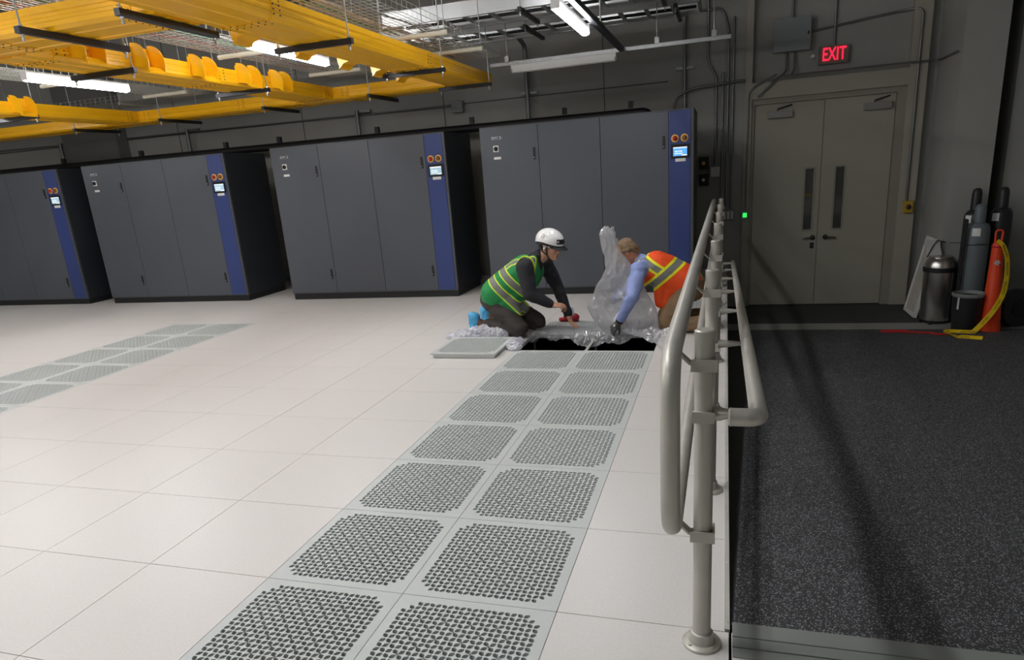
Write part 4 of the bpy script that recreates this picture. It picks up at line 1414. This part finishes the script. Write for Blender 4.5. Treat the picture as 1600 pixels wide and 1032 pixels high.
# boots with blue shoe covers, toes on the floor, soles facing back
for nm, A, K in (('right', RA, RK), ('left', LA, LK)):
    toe = A + Vector((-0.085, 0.0, -0.066)); heel = A + Vector((-0.105, 0.0, 0.10))
    body('boot', [cap(A + Vector((0.06, 0, 0)), 0.054, A, 0.05), cap(A, 0.05, A + Vector((-0.04, 0, 0.03)), 0.046), cap(A + Vector((-0.03, 0, 0)), 0.045, toe + Vector((0.03, 0, 0.012)), 0.040)], M['boot'], W1, 0.009, 4)
    body('shoe_cover', [cap(toe + Vector((0.0, 0, 0.008)), 0.056, heel, 0.042), cap(toe + Vector((0.02, 0, 0.01)), 0.050, heel + Vector((0.03, 0, -0.01)), 0.046)], M['cover'], W1, 0.008, 4, 0.007, 30, 5)
# green vest
ax1 = (che - pel).normalized()
o1 = Vector(W1.location)
c_low = (Vector((-0.235, 3.66, 0.44)) - o1).dot(ax1); c_up = c_low + 0.135
GV = stripes('green_hi_vis', (30, 136, 70), None, [], (214, 240, 60), (128, 130, 124))
GV = stripes('green_hi_vis_vest', (30, 138, 72), None,
             [(Vector((0, 1, 0)), -0.115, 0.018, 0.028, (ax1, c_up)), (Vector((0, 1, 0)), 0.115, 0.018, 0.028, (ax1, c_up)), (ax1, c_low, 0.030, 0.043, None), (ax1, c_up, 0.030, 0.043, None)], (214, 240, 60), (128, 130, 124))
bin_ = body('vest', [cap(pel + Vector((0.0, -0.065, 0.045)), 0.155, che + Vector((-0.02, -0.055, -0.01)), 0.155), cap(pel + Vector((0.0, 0.065, 0.045)), 0.155, che + Vector((-0.02, 0.055, -0.01)), 0.155),
                  cap(pel + Vector((0.10, -0.06, -0.02)), 0.12, che + Vector((0.03, -0.03, -0.06)), 0.12), cap(pel + Vector((0.10, 0.06, -0.02)), 0.12, che + Vector((0.03, 0.05, -0.06)), 0.12),
                  cap(pel + Vector((0.10, -0.10, -0.02)), 0.095, Vector((-0.135, 3.57, 0.235)), 0.062), cap(pel + Vector((0.10, 0.06, -0.02)), 0.09, Vector((-0.10, 3.72, 0.25)), 0.06),
                  cap(che + Vector((-0.04, -0.10, 0.03)), 0.07, nk + Vector((-0.02, -0.085, -0.005)), 0.042), cap(che + Vector((-0.04, 0.10, 0.03)), 0.07, nk + Vector((-0.02, 0.085, -0.005)), 0.042),
                  cap(nk + Vector((-0.02, -0.085, -0.008)), 0.042, che + Vector((0.12, -0.06, -0.03)), 0.05), cap(nk + Vector((-0.02, 0.085, -0.008)), 0.042, che + Vector((0.12, 0.06, -0.03)), 0.05),
                  cap(che + Vector((-0.07, 0, 0.02)), 0.10, nk + Vector((-0.05, 0, -0.035)), 0.065)],
            GV, W1, 0.010, 5, 0.006, 12, 3)

edge_g = mat('lime_binding', (214, 240, 60), 0.6)


def ring_binding(c, n, rad, squeeze, m, parent, r=0.007):
    n = Vector(n).normalized(); a = n.orthogonal().normalized(); b = n.cross(a)
    z = Vector((0, 0, 1)); a = (z - n * z.dot(n)).normalized(); b = n.cross(a)
    bm = new(); tube(bm, [Vector(c) + a * (rad * math.cos(t)) + b * (rad * squeeze * math.sin(t)) for t in [q * 2 * PI / 28 for q in range(29)]], r, 8)
    return obj('armhole_binding', bm, m, parent, True)


ring_binding(RS + Vector((-0.005, 0.030, -0.01)), (-0.1, -1, 0.15), 0.098, 0.88, edge_g, bin_)

# ================================================================== WORKER IN THE ORANGE VEST
W2 = thing('person', 'person bending over in orange vest, pale blue shirt and grey gloves behind the railing', 'person', (1.35, 3.9, 0))
pel2 = Vector((1.46, 3.90, 0.43)); che2 = Vector((1.14, 3.88, 0.575)); nk2 = Vector((1.015, 3.87, 0.645))
LS2 = Vector((1.03, 3.68, 0.60)); RS2 = Vector((1.02, 4.06, 0.60))
LE2 = Vector((0.985, 3.50, 0.375)); LW2 = Vector((0.86, 3.555, 0.145))
RE2 = Vector((0.90, 4.10, 0.36)); RW2 = Vector((0.74, 3.98, 0.26))
LK2 = Vector((1.27, 3.72, 0.08)); RK2 = Vector((1.25, 4.06, 0.08))
LA2 = Vector((1.62, 3.70, 0.085)); RA2 = Vector((1.62, 4.02, 0.085))
H2 = frame3((0.905, 3.86, 0.735), PI - 0.10, 0.75)
hl2 = aim(LW2 + Vector((-0.008, 0.0, -0.012)), (-0.62, 0.22, -0.72), (-0.35, -0.86, 0.32)) @ Matrix.Diagonal((1.12, 1.12, 1.12, 1))
hr2 = aim(RW2, (-0.7, -0.3, -0.4), (-0.3, 0.2, 0.9))
body('body', [cap(nk2, 0.055, nk2 + Vector((-0.06, 0, 0.05)), 0.056), cap(nk2, 0.05, che2, 0.06), cap(che2, 0.06, LS2, 0.04), cap(che2, 0.06, RS2, 0.04), cap(LS2, 0.038, LE2, 0.034), cap(LE2, 0.033, LW2, 0.025),
              cap(RS2, 0.038, RE2, 0.034), cap(RE2, 0.033, RW2, 0.025), cap(che2, 0.08, pel2, 0.09), cap(pel2, 0.08, LK2, 0.04), cap(pel2, 0.08, RK2, 0.04), cap(LK2, 0.038, LA2, 0.03), cap(RK2, 0.038, RA2, 0.03)]
     + tf(H2, head_prims()), M['skin2'], W2, 0.006, 3)
face(H2, W2, M['lip'])
body('hair', tf(H2, [ell((-0.028, 0, 0.042), (0.088, 0.0795, 0.086)), ell((-0.075, 0, 0.0), (0.042, 0.068, 0.07)), cap((0.01, 0.064, 0.035), 0.018, (-0.035, 0.068, 0.005), 0.022), cap((0.01, -0.064, 0.035), 0.018, (-0.035, -0.068, 0.005), 0.022)]), M['hair2'], W2, 0.007, 3, 0.003, 60, 3)
bm = new()
for sg in (-1, 1):
    tube(bm, [H2 @ Vector((-0.02, sg * 0.085, 0.006)), H2 @ Vector((0.075, sg * 0.078, 0.008)), H2 @ Vector((0.09, sg * 0.05, 0.004))], 0.003, 6)
gs = obj('glasses', bm, M['black_gloss'], W2)
for sg in (-1, 1):
    bm = new(); tube(bm, [H2 @ Vector((0.097, sg * 0.032 + 0.022 * math.cos(t), 0.018 * math.sin(t))) for t in [k * 0.45 for k in range(15)]], 0.002, 6); obj('lens_rim', bm, M['black_gloss'], gs)
glv = mat('grey_glove', (92, 90, 86), 0.8, bump=0.3, bump_scale=120)
g1 = body('glove', [cap(LW2, 0.034, hl2.translation, 0.032)] + hand_prims(None, hl2, [(0.25, 0.4, 0.3), (0.3, 0.45, 0.3), (0.35, 0.45, 0.35), (0.4, 0.5, 0.35)], splay=0.2, thumb=(0.5, 0.5)), glv, W2, 0.0055, 2)
bm = new(); lathe(bm, [(0.037, -0.012), (0.040, 0.0), (0.037, 0.016)], LW2 + Vector((0.004, 0, 0.006)), (LE2 - LW2), 18); obj('glove_cuff', bm, M['black'], g1, True)
bm = new(); lathe(bm, [(0.014, -0.002), (0.012, 0.003)], hl2 @ Vector((0.035, 0, 0.0255)), hl2.to_3x3() @ Vector((0, 0, 1)), 12); obj('glove_print', bm, M['label'], g1)
body('glove', [cap(RW2, 0.034, RW2 + Vector((-0.01, 0, 0)), 0.032)] + hand_prims(None, hr2, [(0.7, 0.8, 0.5)] * 4, thumb=(0.4, 0.6)), glv, W2, 0.006, 2)
body('shirt', [cap(pel2 + Vector((-0.05, -0.05, 0.0)), 0.145, che2 + Vector((0, -0.05, 0)), 0.135), cap(pel2 + Vector((-0.05, 0.05, 0.0)), 0.145, che2 + Vector((0, 0.05, 0)), 0.135), cap(che2, 0.12, nk2 + Vector((0.03, 0, -0.01)), 0.08),
               cap(nk2 + Vector((0.03, 0, 0.0)), 0.07, nk2 + Vector((-0.005, 0, 0.012)), 0.062),
               cap(che2, 0.10, LS2, 0.075), cap(LS2, 0.077, LE2, 0.060), cap(LE2, 0.060, LW2 + Vector((0.012, 0, 0.02)), 0.041), cap(che2, 0.10, RS2, 0.075), cap(RS2, 0.075, RE2, 0.06), cap(RE2, 0.06, RW2 + Vector((0.01, 0, 0.01)), 0.041)],
     M['shirt'], W2, 0.010, 4, 0.008, 15, 4)
body('trousers', [ell(pel2 + Vector((0.03, 0, -0.03)), (0.12, 0.18, 0.15)), cap(pel2 + Vector((0.0, -0.09, -0.03)), 0.115, LK2 + Vector((0, 0, 0.025)), 0.09), cap(pel2 + Vector((0.0, 0.09, -0.03)), 0.115, RK2 + Vector((0, 0, 0.02)), 0.088),
                  cap(LK2, 0.078, LA2 + Vector((-0.04, 0, 0.0)), 0.07), cap(RK2, 0.078, RA2 + Vector((-0.04, 0, 0)), 0.07)], M['khaki'], W2, 0.011, 4, 0.010, 13, 6)
bm = new(); tube(bm, [pel2 + Vector((-0.12 + 0.05 * math.sin(t) * 0.0, 0.168 * math.cos(t), -0.02 + 0.168 * math.sin(t) * 0.85)) + Vector((0.10 * math.sin(t), 0, 0)) * 0.3 for t in [k * 2 * PI / 24 for k in range(25)]], 0.014, 8)
obj('belt', bm, M['black'], W2, True)
for A in (LA2, RA2):
    body('shoe', [cap(A + Vector((-0.02, 0, 0)), 0.05, A + Vector((0.03, 0, 0.02)), 0.046), cap(A + Vector((0.02, 0, 0.0)), 0.045, A + Vector((0.045, 0, -0.045)), 0.036)], M['boot'], W2, 0.009, 4)
ax2 = (pel2 - che2).normalized()
o2 = Vector(W2.location)
n2_ = Vector((0.64, 0, -0.77)).normalized(); c2 = (Vector((1.285, 3.8, 0.56)) - o2).dot(n2_)
s2_ = Vector((0.55, 0, 0.83)).normalized(); cs2 = (Vector((1.075, 3.75, 0.672)) - o2).dot(s2_)
d2 = Vector((0.35, 0.94, 0.0)).normalized()
OV = stripes('orange_hi_vis_vest', (252, 84, 24), None,
             [(s2_, cs2, 0.026, 0.048, (-n2_, -c2)), (n2_, c2, 0.030, 0.054, None)], (244, 240, 30), (128, 128, 122))
ov_ = body('vest', [cap(pel2 + Vector((-0.04, -0.055, 0.015)), 0.158, che2 + Vector((0.03, -0.06, 0.0)), 0.155), cap(pel2 + Vector((-0.04, 0.055, 0.015)), 0.158, che2 + Vector((0.03, 0.06, 0.0)), 0.155),
              cap(che2 + Vector((0.02, -0.09, 0.03)), 0.10, nk2 + Vector((0.035, -0.085, -0.015)), 0.052), cap(che2 + Vector((0.02, 0.09, 0.03)), 0.10, nk2 + Vector((0.035, 0.085, -0.015)), 0.052),
              cap(nk2 + Vector((0.035, -0.085, -0.02)), 0.05, che2 + Vector((-0.06, -0.06, -0.12)), 0.045), cap(nk2 + Vector((0.035, 0.085, -0.02)), 0.05, che2 + Vector((-0.06, 0.06, -0.12)), 0.045),
              cap(che2 + Vector((0.10, -0.075, -0.04)), 0.11, Vector((1.205, 3.745, 0.27)), 0.04), cap(che2 + Vector((0.16, -0.06, -0.04)), 0.11, Vector((1.25, 3.76, 0.25)), 0.05),
              cap(che2 + Vector((0.10, 0.075, -0.04)), 0.11, Vector((1.22, 4.03, 0.27)), 0.05)],
     OV, W2, 0.010, 5, 0.007, 11, 7)

# ================================================================== PLASTIC SHEETING
def film_obj(name, bm, m, label, loc):
    return solo(name, bm, m, label, 'plastic sheet', loc, 'loose plastic sheeting', True, 180)


# the big bag held up between the workers
rows = [(1.005, 0.735, 0.765), (0.97, 0.705, 0.80), (0.936, 0.691, 0.825), (0.85, 0.700, 0.834), (0.79, 0.715, 0.86), (0.733, 0.735, 0.900), (0.615, 0.725, 0.985), (0.497, 0.665, 1.045),
        (0.379, 0.596, 1.10), (0.259, 0.553, 1.165), (0.136, 0.600, 1.21), (0.05, 0.67, 1.225), (0.012, 0.70, 1.22)]


def interp_rows(z):
    for (z1, a1, b1), (z2, a2, b2) in zip(rows, rows[1:]):
        if z2 <= z <= z1:
            t = (z1 - z) / (z1 - z2); t2 = t
            return a1 + (a2 - a1) * t2, b1 + (b2 - b1) * t2
    return rows[-1][1:]


bm = new()
NR, NS = 110, 130
rings = []
for i in range(NR + 1):
    z = 1.005 - (1.005 - 0.012) * i / NR
    xl, xr = interp_rows(z)
    cx, hw = (xl + xr) / 2, (xr - xl) / 2
    hd = min(0.055, 0.012 + hw * 0.22)
    cy = 3.655 + 0.02 * math.sin(z * 5)
    ring = []
    for k in range(NS):
        a = 2 * PI * k / NS
        p = Vector((cx + hw * math.cos(a), cy + hd * math.sin(a), z))
        q = Vector((p.x * 7, p.y * 4 + (3 if math.sin(a) > 0 else 0), p.z * 4.2))
        rid = 0.5 - abs(noise.noise(q)); fine = 0.5 - abs(noise.noise(q * 2.7 + Vector((5, 2, 1))))
        amp = min(1.0, hw / 0.12)
        f3 = 0.5 - abs(noise.noise(q * 5.5 + Vector((1, 7, 3))))
        p.y += amp * (rid * 0.055 + fine * 0.024 + f3 * 0.007) * (-1 if math.sin(a) < 0 else 0.6)
        p.x += amp * 0.022 * noise.noise(q * 1.3 + Vector((9, 0, 0))) * abs(math.cos(a))
        ring.append(bm.verts.new(p))
    rings.append(ring)
for i in range(NR):
    for k in range(NS):
        k2 = (k + 1) % NS
        bm.faces.new((rings[i][k], rings[i][k2], rings[i + 1][k2], rings[i + 1][k]))
film_obj('plastic_bag', bm, M['film'], 'large crumpled translucent plastic bag held upright by the worker in orange', (0.9, 3.65, 0.0))
# its loose twisted tail at the top
bm = new()
tail = []
for i in range(14):
    t = i / 13
    c = Vector((0.775 + 0.075 * t, 3.655 - 0.01 * t, 0.955 - 0.10 * t + 0.03 * math.sin(t * 6)))
    w = 0.038 * (1 - 0.35 * t) * (1 + 0.3 * math.sin(i * 2.1))
    tail.append([bm.verts.new(c + Vector((w * 0.5 * s, 0.012 * math.sin(i * 1.3 + s * 2), w * s))) for s in (-1, -0.4, 0.3, 1)])
for i in range(13):
    for k in range(3):
        bm.faces.new((tail[i][k], tail[i][k + 1], tail[i + 1][k + 1], tail[i + 1][k]))
tl = obj('bag_tail', bm, M['film_white'], bpy.data.objects['plastic_bag'], True)


def sheet(name, label, fn, nx, ny, m, loc):
    bm = new()
    g_ = [[bm.verts.new(fn(i / nx, j / ny)) for j in range(ny + 1)] for i in range(nx + 1)]
    for i in range(nx):
        for j in range(ny):
            bm.faces.new((g_[i][j], g_[i + 1][j], g_[i + 1][j + 1], g_[i][j + 1]))
    return film_obj(name, bm, m, label, loc)


def edge_sheet(u, v):
    x = 0.0 + 1.20 * u
    y0 = 3.50 + 0.05 * math.sin(u * 9) + 0.03 * math.sin(u * 23)
    y = y0 + (3.95 - y0) * v
    q = Vector((x * 5, y * 6, 0.3))
    w = 0.5 - abs(noise.noise(q)) + 0.5 * (0.5 - abs(noise.noise(q * 2.6)))
    w += 0.35 * (0.5 - abs(noise.noise(q * 5.5)))
    z = 0.010 + 0.050 * max(0, w) * (1 - 0.7 * v)
    if y < 3.64:
        z -= (3.64 - y) * 0.55
    return (x, y, z)


sheet('plastic_film', 'thin clear plastic film draped over the far edge of the open floor hole', edge_sheet, 170, 60, M['film_thin'], (0.6, 3.6, 0))


def right_sheet(u, v):
    x = 0.80 + 0.58 * u
    ya = 3.60 - 0.72 * u ** 1.3
    y = ya + (3.66 - ya) * v
    q = Vector((x * 6, y * 6, 2.3))
    w = 0.5 - abs(noise.noise(q)) + 0.6 * (0.5 - abs(noise.noise(q * 2.4))) + 0.35 * (0.5 - abs(noise.noise(q * 5.2)))
    z = 0.014 + (0.03 + 0.085 * math.sin(PI * min(1, v * 1.1)) * u) * max(0.15, 0.45 + w)
    return (x, y, max(0.006, z))


sheet('plastic_film', 'folded clear plastic film trailing from the gloved hand to the railing', right_sheet, 110, 80, M['film'], (1.1, 3.3, 0))
# crumpled bag behind the lifted tile
pile = [ell((-0.44, 3.46, 0.055), (0.19, 0.075, 0.068)), ell((-0.62, 3.46, 0.04), (0.14, 0.07, 0.05)), ell((-0.73, 3.45, 0.02), (0.10, 0.06, 0.04)), ell((-0.31, 3.42, 0.05), (0.12, 0.05, 0.06)), ell((-0.46, 3.47, 0.085), (0.10, 0.045, 0.045))]
pb = thing('plastic_bag', 'crumpled white plastic bag lying behind the lifted perforated tile at left of the hole', 'plastic sheet', (-0.5, 3.45, 0), 'loose plastic sheeting')


def flat0(bm):
    for v in bm.verts:
        if v.co.z < 0.004:
            v.co.z = 0.004


body('bag_body', pile, M['film_white'], pb, 0.007, 2, 0.055, 12, 9, cutter=flat0, crumple=True)
body('bag_end', [ell((-0.05, 3.20, 0.028), (0.075, 0.16, 0.035)), ell((-0.015, 3.08, 0.02), (0.06, 0.08, 0.028))], M['film_white'], pb, 0.006, 2, 0.030, 16, 4, cutter=flat0, crumple=True)

# red and pale bottle standing behind the reaching arms
t = thing('spray_bottle', 'red and pale plastic container standing on the floor behind the reaching arms', 'bottle', (0.25, 4.22, 0))
body('base', [cap((0.15, 4.22, 0.022), 0.022, (0.32, 4.22, 0.024), 0.024), cap((0.21, 4.22, 0.04), 0.036, (0.31, 4.22, 0.045), 0.038)], M['redcap'], t, 0.006, 3, 0.006, 30, 2)
body('neck', [cap((0.275, 4.22, 0.06), 0.030, (0.265, 4.22, 0.135), 0.024)], M['bottle'], t, 0.006, 3, 0.004, 30, 3)
body('cap', [cap((0.245, 4.20, 0.105), 0.022, (0.265, 4.19, 0.085), 0.018)], M['redcap'], t, 0.006, 2)

# ================================================================== CORNER BY THE DOORS
GZ = -0.56
t = thing('trash_can', 'stainless steel step bin with black band beside the door surround', 'trash can', (4.21, 6.55, GZ))
bm = new(); lathe(bm, [(0.150, 0.03), (0.165, 0.05), (0.168, 0.60), (0.166, 0.66)], (4.21, 6.55, GZ), seg=36); obj('drum', bm, M['steel'], t, True, 40)
bm = new(); lathe(bm, [(0.155, 0.0), (0.162, 0.02), (0.162, 0.045), (0.150, 0.05)], (4.21, 6.55, GZ), seg=36); obj('foot_ring', bm, M['black'], t, True, 40)
bm = new(); lathe(bm, [(0.171, 0.615), (0.178, 0.62), (0.178, 0.665), (0.171, 0.67)], (4.21, 6.55, GZ), seg=36); obj('band', bm, M['black'], t, True, 40)
bm = new(); lathe(bm, [(0.166, 0.665), (0.160, 0.72), (0.135, 0.765), (0.118, 0.775), (0.128, 0.785), (0.124, 0.792), (0.06, 0.78)], (4.21, 6.55, GZ), seg=36); obj('lid', bm, M['steel'], t, True, 40)
bm = new(); box(bm, 4.10, 4.14, 6.36, 6.40, GZ + 0.012, GZ + 0.03, 0.004); obj('pedal', bm, M['black'], t)

t = thing('leaning_board', 'pale framed board leaning against the column behind the steel bin', 'board', (4.08, 7.0, GZ))
d = Vector((0.19, 0, 0.98)).normalized()
bm = new(); obox(bm, Vector((4.02, 7.0, GZ)) + d * 0.48 + Vector((0.03, 0, 0.01)), (0, 1, 0), d, Vector((0, 1, 0)).cross(d), 0.24, 0.48, 0.012); obj('panel', bm, M['card'], t)
for s_ in (0.02, 0.94):
    bm = new(); obox(bm, Vector((4.02, 7.0, GZ)) + d * s_ + Vector((0.022, 0, 0.012)), (0, 1, 0), d, Vector((0, 1, 0)).cross(d), 0.25, 0.02, 0.02); obj('frame_rail', bm, M['label'], t)
for y in (6.755, 7.245):
    bm = new(); obox(bm, Vector((4.02, y, GZ)) + d * 0.48 + Vector((0.022, 0, 0.012)), (0, 1, 0), d, Vector((0, 1, 0)).cross(d), 0.012, 0.48, 0.02); obj('frame_stile', bm, M['label'], t)
bm = new()
obox(bm, (4.17, 6.735, 0.27), (1, 0.05, 0.1), (0, 1, 0), (-0.25, 0, 1), 0.075, 0.018, 0.14)
bmesh.ops.subdivide_edges(bm, edges=bm.edges[:], cuts=9, use_grid_fill=True)
for v in bm.verts:
    v.co += Vector((0, 0, 0.03)) * noise.noise(Vector((v.co.x * 40, v.co.y * 10, v.co.z * 8))) * (1 if v.co.z > 0.33 else 0.2)
t = thing('packing_foam', 'torn pale foam block with dark strap, standing up behind the steel bin', 'foam', (4.17, 6.73, 0.13))
obj('block', bm, mat('pale_foam', (206, 204, 200), 0.8), t)
bm = new(); tube(bm, [(4.10, 6.712, 0.20), (4.13, 6.71, 0.28), (4.15, 6.71, 0.33), (4.19, 6.708, 0.40), (4.28, 6.70, 0.37)], 0.006, 6); obj('strap', bm, M['black'], t)


def cylinder(label, c, r, h, neck, m, sticker=None, ang=0.0):
    x, y = c
    t = thing('gas_cylinder', label, 'gas cylinder', (x, y, GZ), 'gas cylinders in the corner')
    bm = new(); lathe(bm, [(r * 0.92, 0), (r, 0.02), (r, h - 0.10), (r * 0.95, h - 0.055), (r * 0.78, h - 0.02), (r * 0.5, h)], (x, y, GZ), seg=32); b = obj('tank', bm, M[m], t, True, 50)
    bm = new(); lathe(bm, [(r * 0.50, h - 0.015), (r * 0.48, h + neck * 0.75), (r * 0.40, h + neck * 0.93), (r * 0.2, h + neck)], (x, y, GZ), seg=24); obj('valve_cap', bm, M[m], t, True, 50)
    if sticker:
        bm = new()
        n = 6
        vs = []
        for k in range(n + 1):
            a = ang - 0.35 + 0.7 * k / n
            ring = []
            for (rr, z) in ((r * 1.012, h - 0.14), (r * 1.012, h - 0.10), (r * 0.965, h - 0.055)):
                ring.append(bm.verts.new((x + rr * math.cos(a), y + rr * math.sin(a), GZ + z)))
            vs.append(ring)
        for k in range(n):
            for q in range(2):
                bm.faces.new((vs[k][q], vs[k + 1][q], vs[k + 1][q + 1], vs[k][q + 1]))
        obj('sticker', bm, M['label'], b)
    return t


cylinder('grey gas cylinder in front, strapped between two black ones', (4.495, 6.36), 0.118, 1.18, 0.20, 'cylgrey', True, -2.0)
cylinder('black gas cylinder at the left, standing behind the grey cylinder', (4.515, 6.61), 0.105, 1.30, 0.24, 'cylblack', True, -2.5)
cylinder('black gas cylinder at the right, standing behind the orange post', (4.75, 6.52), 0.108, 1.32, 0.22, 'cylblack', True, -2.4)
t = thing('hand_truck', 'black upright frame of a cylinder trolley at the left of the grey cylinder', 'trolley', (4.36, 6.33, GZ))
for y in (6.29, 6.36):
    bm = new(); tube(bm, [(4.355, y, GZ + 0.02), (4.355, y, 0.66)], 0.014, 10); obj('upright', bm, M['black'], t, True, 40)
bm = new(); tube(bm, [(4.355, 6.29, 0.655), (4.355, 6.36, 0.655)], 0.014, 10); obj('handle', bm, M['black'], t, True, 40)
bm = new(); box(bm, 4.34, 4.37, 6.26, 6.38, GZ, GZ + 0.02); obj('toe_plate', bm, M['black'], t)
bm = new()
pts = [(4.24, 6.42, 0.40), (4.34, 6.40, 0.395)] + [(4.495 + 0.124 * math.cos(a), 6.36 + 0.124 * math.sin(a), 0.388 + 0.006 * math.sin(a * 3)) for a in [PI * 1.0 + k * PI / 10 for k in range(1, 11)]]
ribbon(bm, pts, 0.022, 0.005, (0, 0, 1)); 
solo('ratchet_strap', bm, M['black'], 'black strap tied around the grey gas cylinder at mid height', 'strap', (4.495, 6.24, 0.39))
t = thing('tool_bucket', 'black tool bucket with pale rim standing in front of the grey cylinder', 'bucket', (4.385, 6.04, GZ))
bm = new(); lathe(bm, [(0.128, 0), (0.135, 0.02), (0.155, 0.41), (0.150, 0.41), (0.13, 0.1), (0.05, 0.08)], (4.385, 6.04, GZ), seg=28); obj('pail', bm, M['cylblack'], t, True, 40)
bm = new(); lathe(bm, [(0.156, 0.41), (0.163, 0.42), (0.163, 0.445), (0.150, 0.45), (0.148, 0.41)], (4.385, 6.04, GZ), seg=28); obj('rim', bm, M['greybox'], t, True, 40)
bm = new(); box(bm, 4.255, 4.27, 5.935, 5.95, GZ + 0.28, GZ + 0.41); obj('handle_lug', bm, M['label'], t)
t = thing('hose_reel', 'black coiled hose or wheel standing on edge at the far right corner', 'hose', (4.95, 6.30, GZ))
bm = new()
lathe(bm, [(0.10, -0.06), (0.205, -0.07), (0.215, -0.04), (0.215, 0.04), (0.205, 0.07), (0.10, 0.06)], (4.95, 6.30, GZ + 0.216), (0.35, -0.94, 0), 36); obj('coil', bm, M['cylblack'], t, True, 40)
bm = new(); lathe(bm, [(0.10, -0.068), (0.10, 0.068)], (4.95, 6.30, GZ + 0.216), (0.35, -0.94, 0), 24); obj('hub', bm, M['black'], t, True, 40)

# orange delineator post
ox, oy = 4.61, 5.98
RZ = rz(oy) + 0.002
t = thing('delineator_post', 'orange plastic delineator post with loop handle, caution tape hanging on it', 'safety post', (ox, oy, RZ))
bm = new(); lathe(bm, [(0.098, 0.0), (0.096, 0.05), (0.09, 0.12), (0.093, 0.13), (0.088, 0.20), (0.075, 0.52), (0.072, 0.53), (0.055, 0.90), (0.050, 0.955), (0.040, 0.965)], (ox, oy, RZ), (-0.03, 0, 1), 28); ps = obj('post', bm, M['orange_cone'], t, True, 40)
top = Vector((ox - 0.029, oy, RZ + 0.965))
bm = new(); tube(bm, fillet([top + Vector((-0.028, 0, -0.01)), top + Vector((-0.034, 0, 0.135)), top + Vector((0.034, 0, 0.135)), top + Vector((0.028, 0, -0.01))], 0.04, 6), 0.011, 10); obj('loop_handle', bm, M['orange_cone'], t, True, 40)
bm = new(); lathe(bm, [(0.056, -0.012), (0.060, 0.0), (0.056, 0.012)], (ox - 0.027, oy, RZ + 0.93), (-0.03, 0, 1), 24); obj('collar', bm, M['tape_red'], t, True, 40)
bm = new()
cm = Vector((ox - 0.035, oy - 0.0655, RZ + 0.76))
for k in range(6):
    a = k * PI / 3
    obox(bm, cm + Vector((0.017 * math.cos(a), 0.002, 0.017 * math.sin(a))), (math.cos(a), 0, math.sin(a)), (0, 1, 0), (-math.sin(a), 0, math.cos(a)), 0.012, 0.004, 0.006)
obj('white_mark', bm, M['label'], ps)

# yellow caution tape with black words
tp = [(ox - 0.06, 5.925, 0.465), (ox - 0.005, 5.90, 0.42), (ox + 0.045, 5.895, 0.29), (ox + 0.062, 5.885, 0.10), (ox + 0.05, 5.87, -0.10), (ox - 0.02, 5.865, -0.28), (ox - 0.13, 5.84, -0.43), (ox - 0.21, 5.80, -0.505),
      (4.36, 5.80, rz(5.8) + 0.012), (4.22, 5.86, rz(5.86) + 0.012), (4.13, 5.84, rz(5.84) + 0.014), (4.14, 5.70, rz(5.7) + 0.012), (4.17, 5.50, rz(5.5) + 0.012), (4.26, 5.44, rz(5.44) + 0.012), (4.36, 5.38, rz(5.38) + 0.012)]
tp = fillet(tp, 0.08, 4)
t = thing('caution_tape', 'yellow caution tape with black lettering trailing from the orange post onto the floor', 'tape', (4.45, 5.8, -0.5))
bm = new(); ribbon(bm, tp, 0.052, 0.002, (0.15, -0.75, 0.65)); obj('tape', bm, M['caution'], t)
tpv = [Vector(p) for p in tp]
cum = [0.0]
for a, b in zip(tpv, tpv[1:]):
    cum.append(cum[-1] + (b - a).length)
s = 0.14
while s < cum[-1] - 0.12:
    k = max(i for i in range(len(cum)) if cum[i] <= s)
    k = min(k, len(tpv) - 2)
    tt = (tpv[k + 1] - tpv[k]).normalized(); pos = tpv[k].lerp(tpv[k + 1], (s - cum[k]) / max(1e-6, cum[k + 1] - cum[k]))
    u = Vector((0.15, -0.75, 0.65)); sd = tt.cross(u).normalized(); nn = sd.cross(tt).normalized()
    tb = text_bm('CAUTION', 0.032, 0.0004)
    mx = Matrix(((-tt.x, sd.x, nn.x, pos.x + nn.x * 0.0022), (-tt.y, sd.y, nn.y, pos.y + nn.y * 0.0022), (-tt.z, sd.z, nn.z, pos.z + nn.z * 0.0022), (0, 0, 0, 1)))
    bmesh.ops.transform(tb, matrix=mx, verts=tb.verts)
    obj('caution_lettering', tb, M['black'], t)
    s += 0.20

# red tape lying on the ramp foot
bm = new()
rp = [(3.50, 5.90), (3.62, 5.86), (3.80, 5.90), (3.66, 5.96), (3.52, 5.92), (3.70, 5.84), (3.92, 5.80), (4.02, 5.76), (3.96, 5.70), (4.08, 5.66), (4.14, 5.74)]
ribbon(bm, fillet([(x, y, rz(y) + 0.010 + 0.003 * (i % 3)) for i, (x, y) in enumerate(rp)], 0.05, 4), 0.035, 0.003, (0, -0.3, 1))
solo('red_tape', bm, M['tape_red'], 'tangled red tape lying on the black ramp in front of the doors', 'tape', (3.8, 5.85, rz(5.85)))
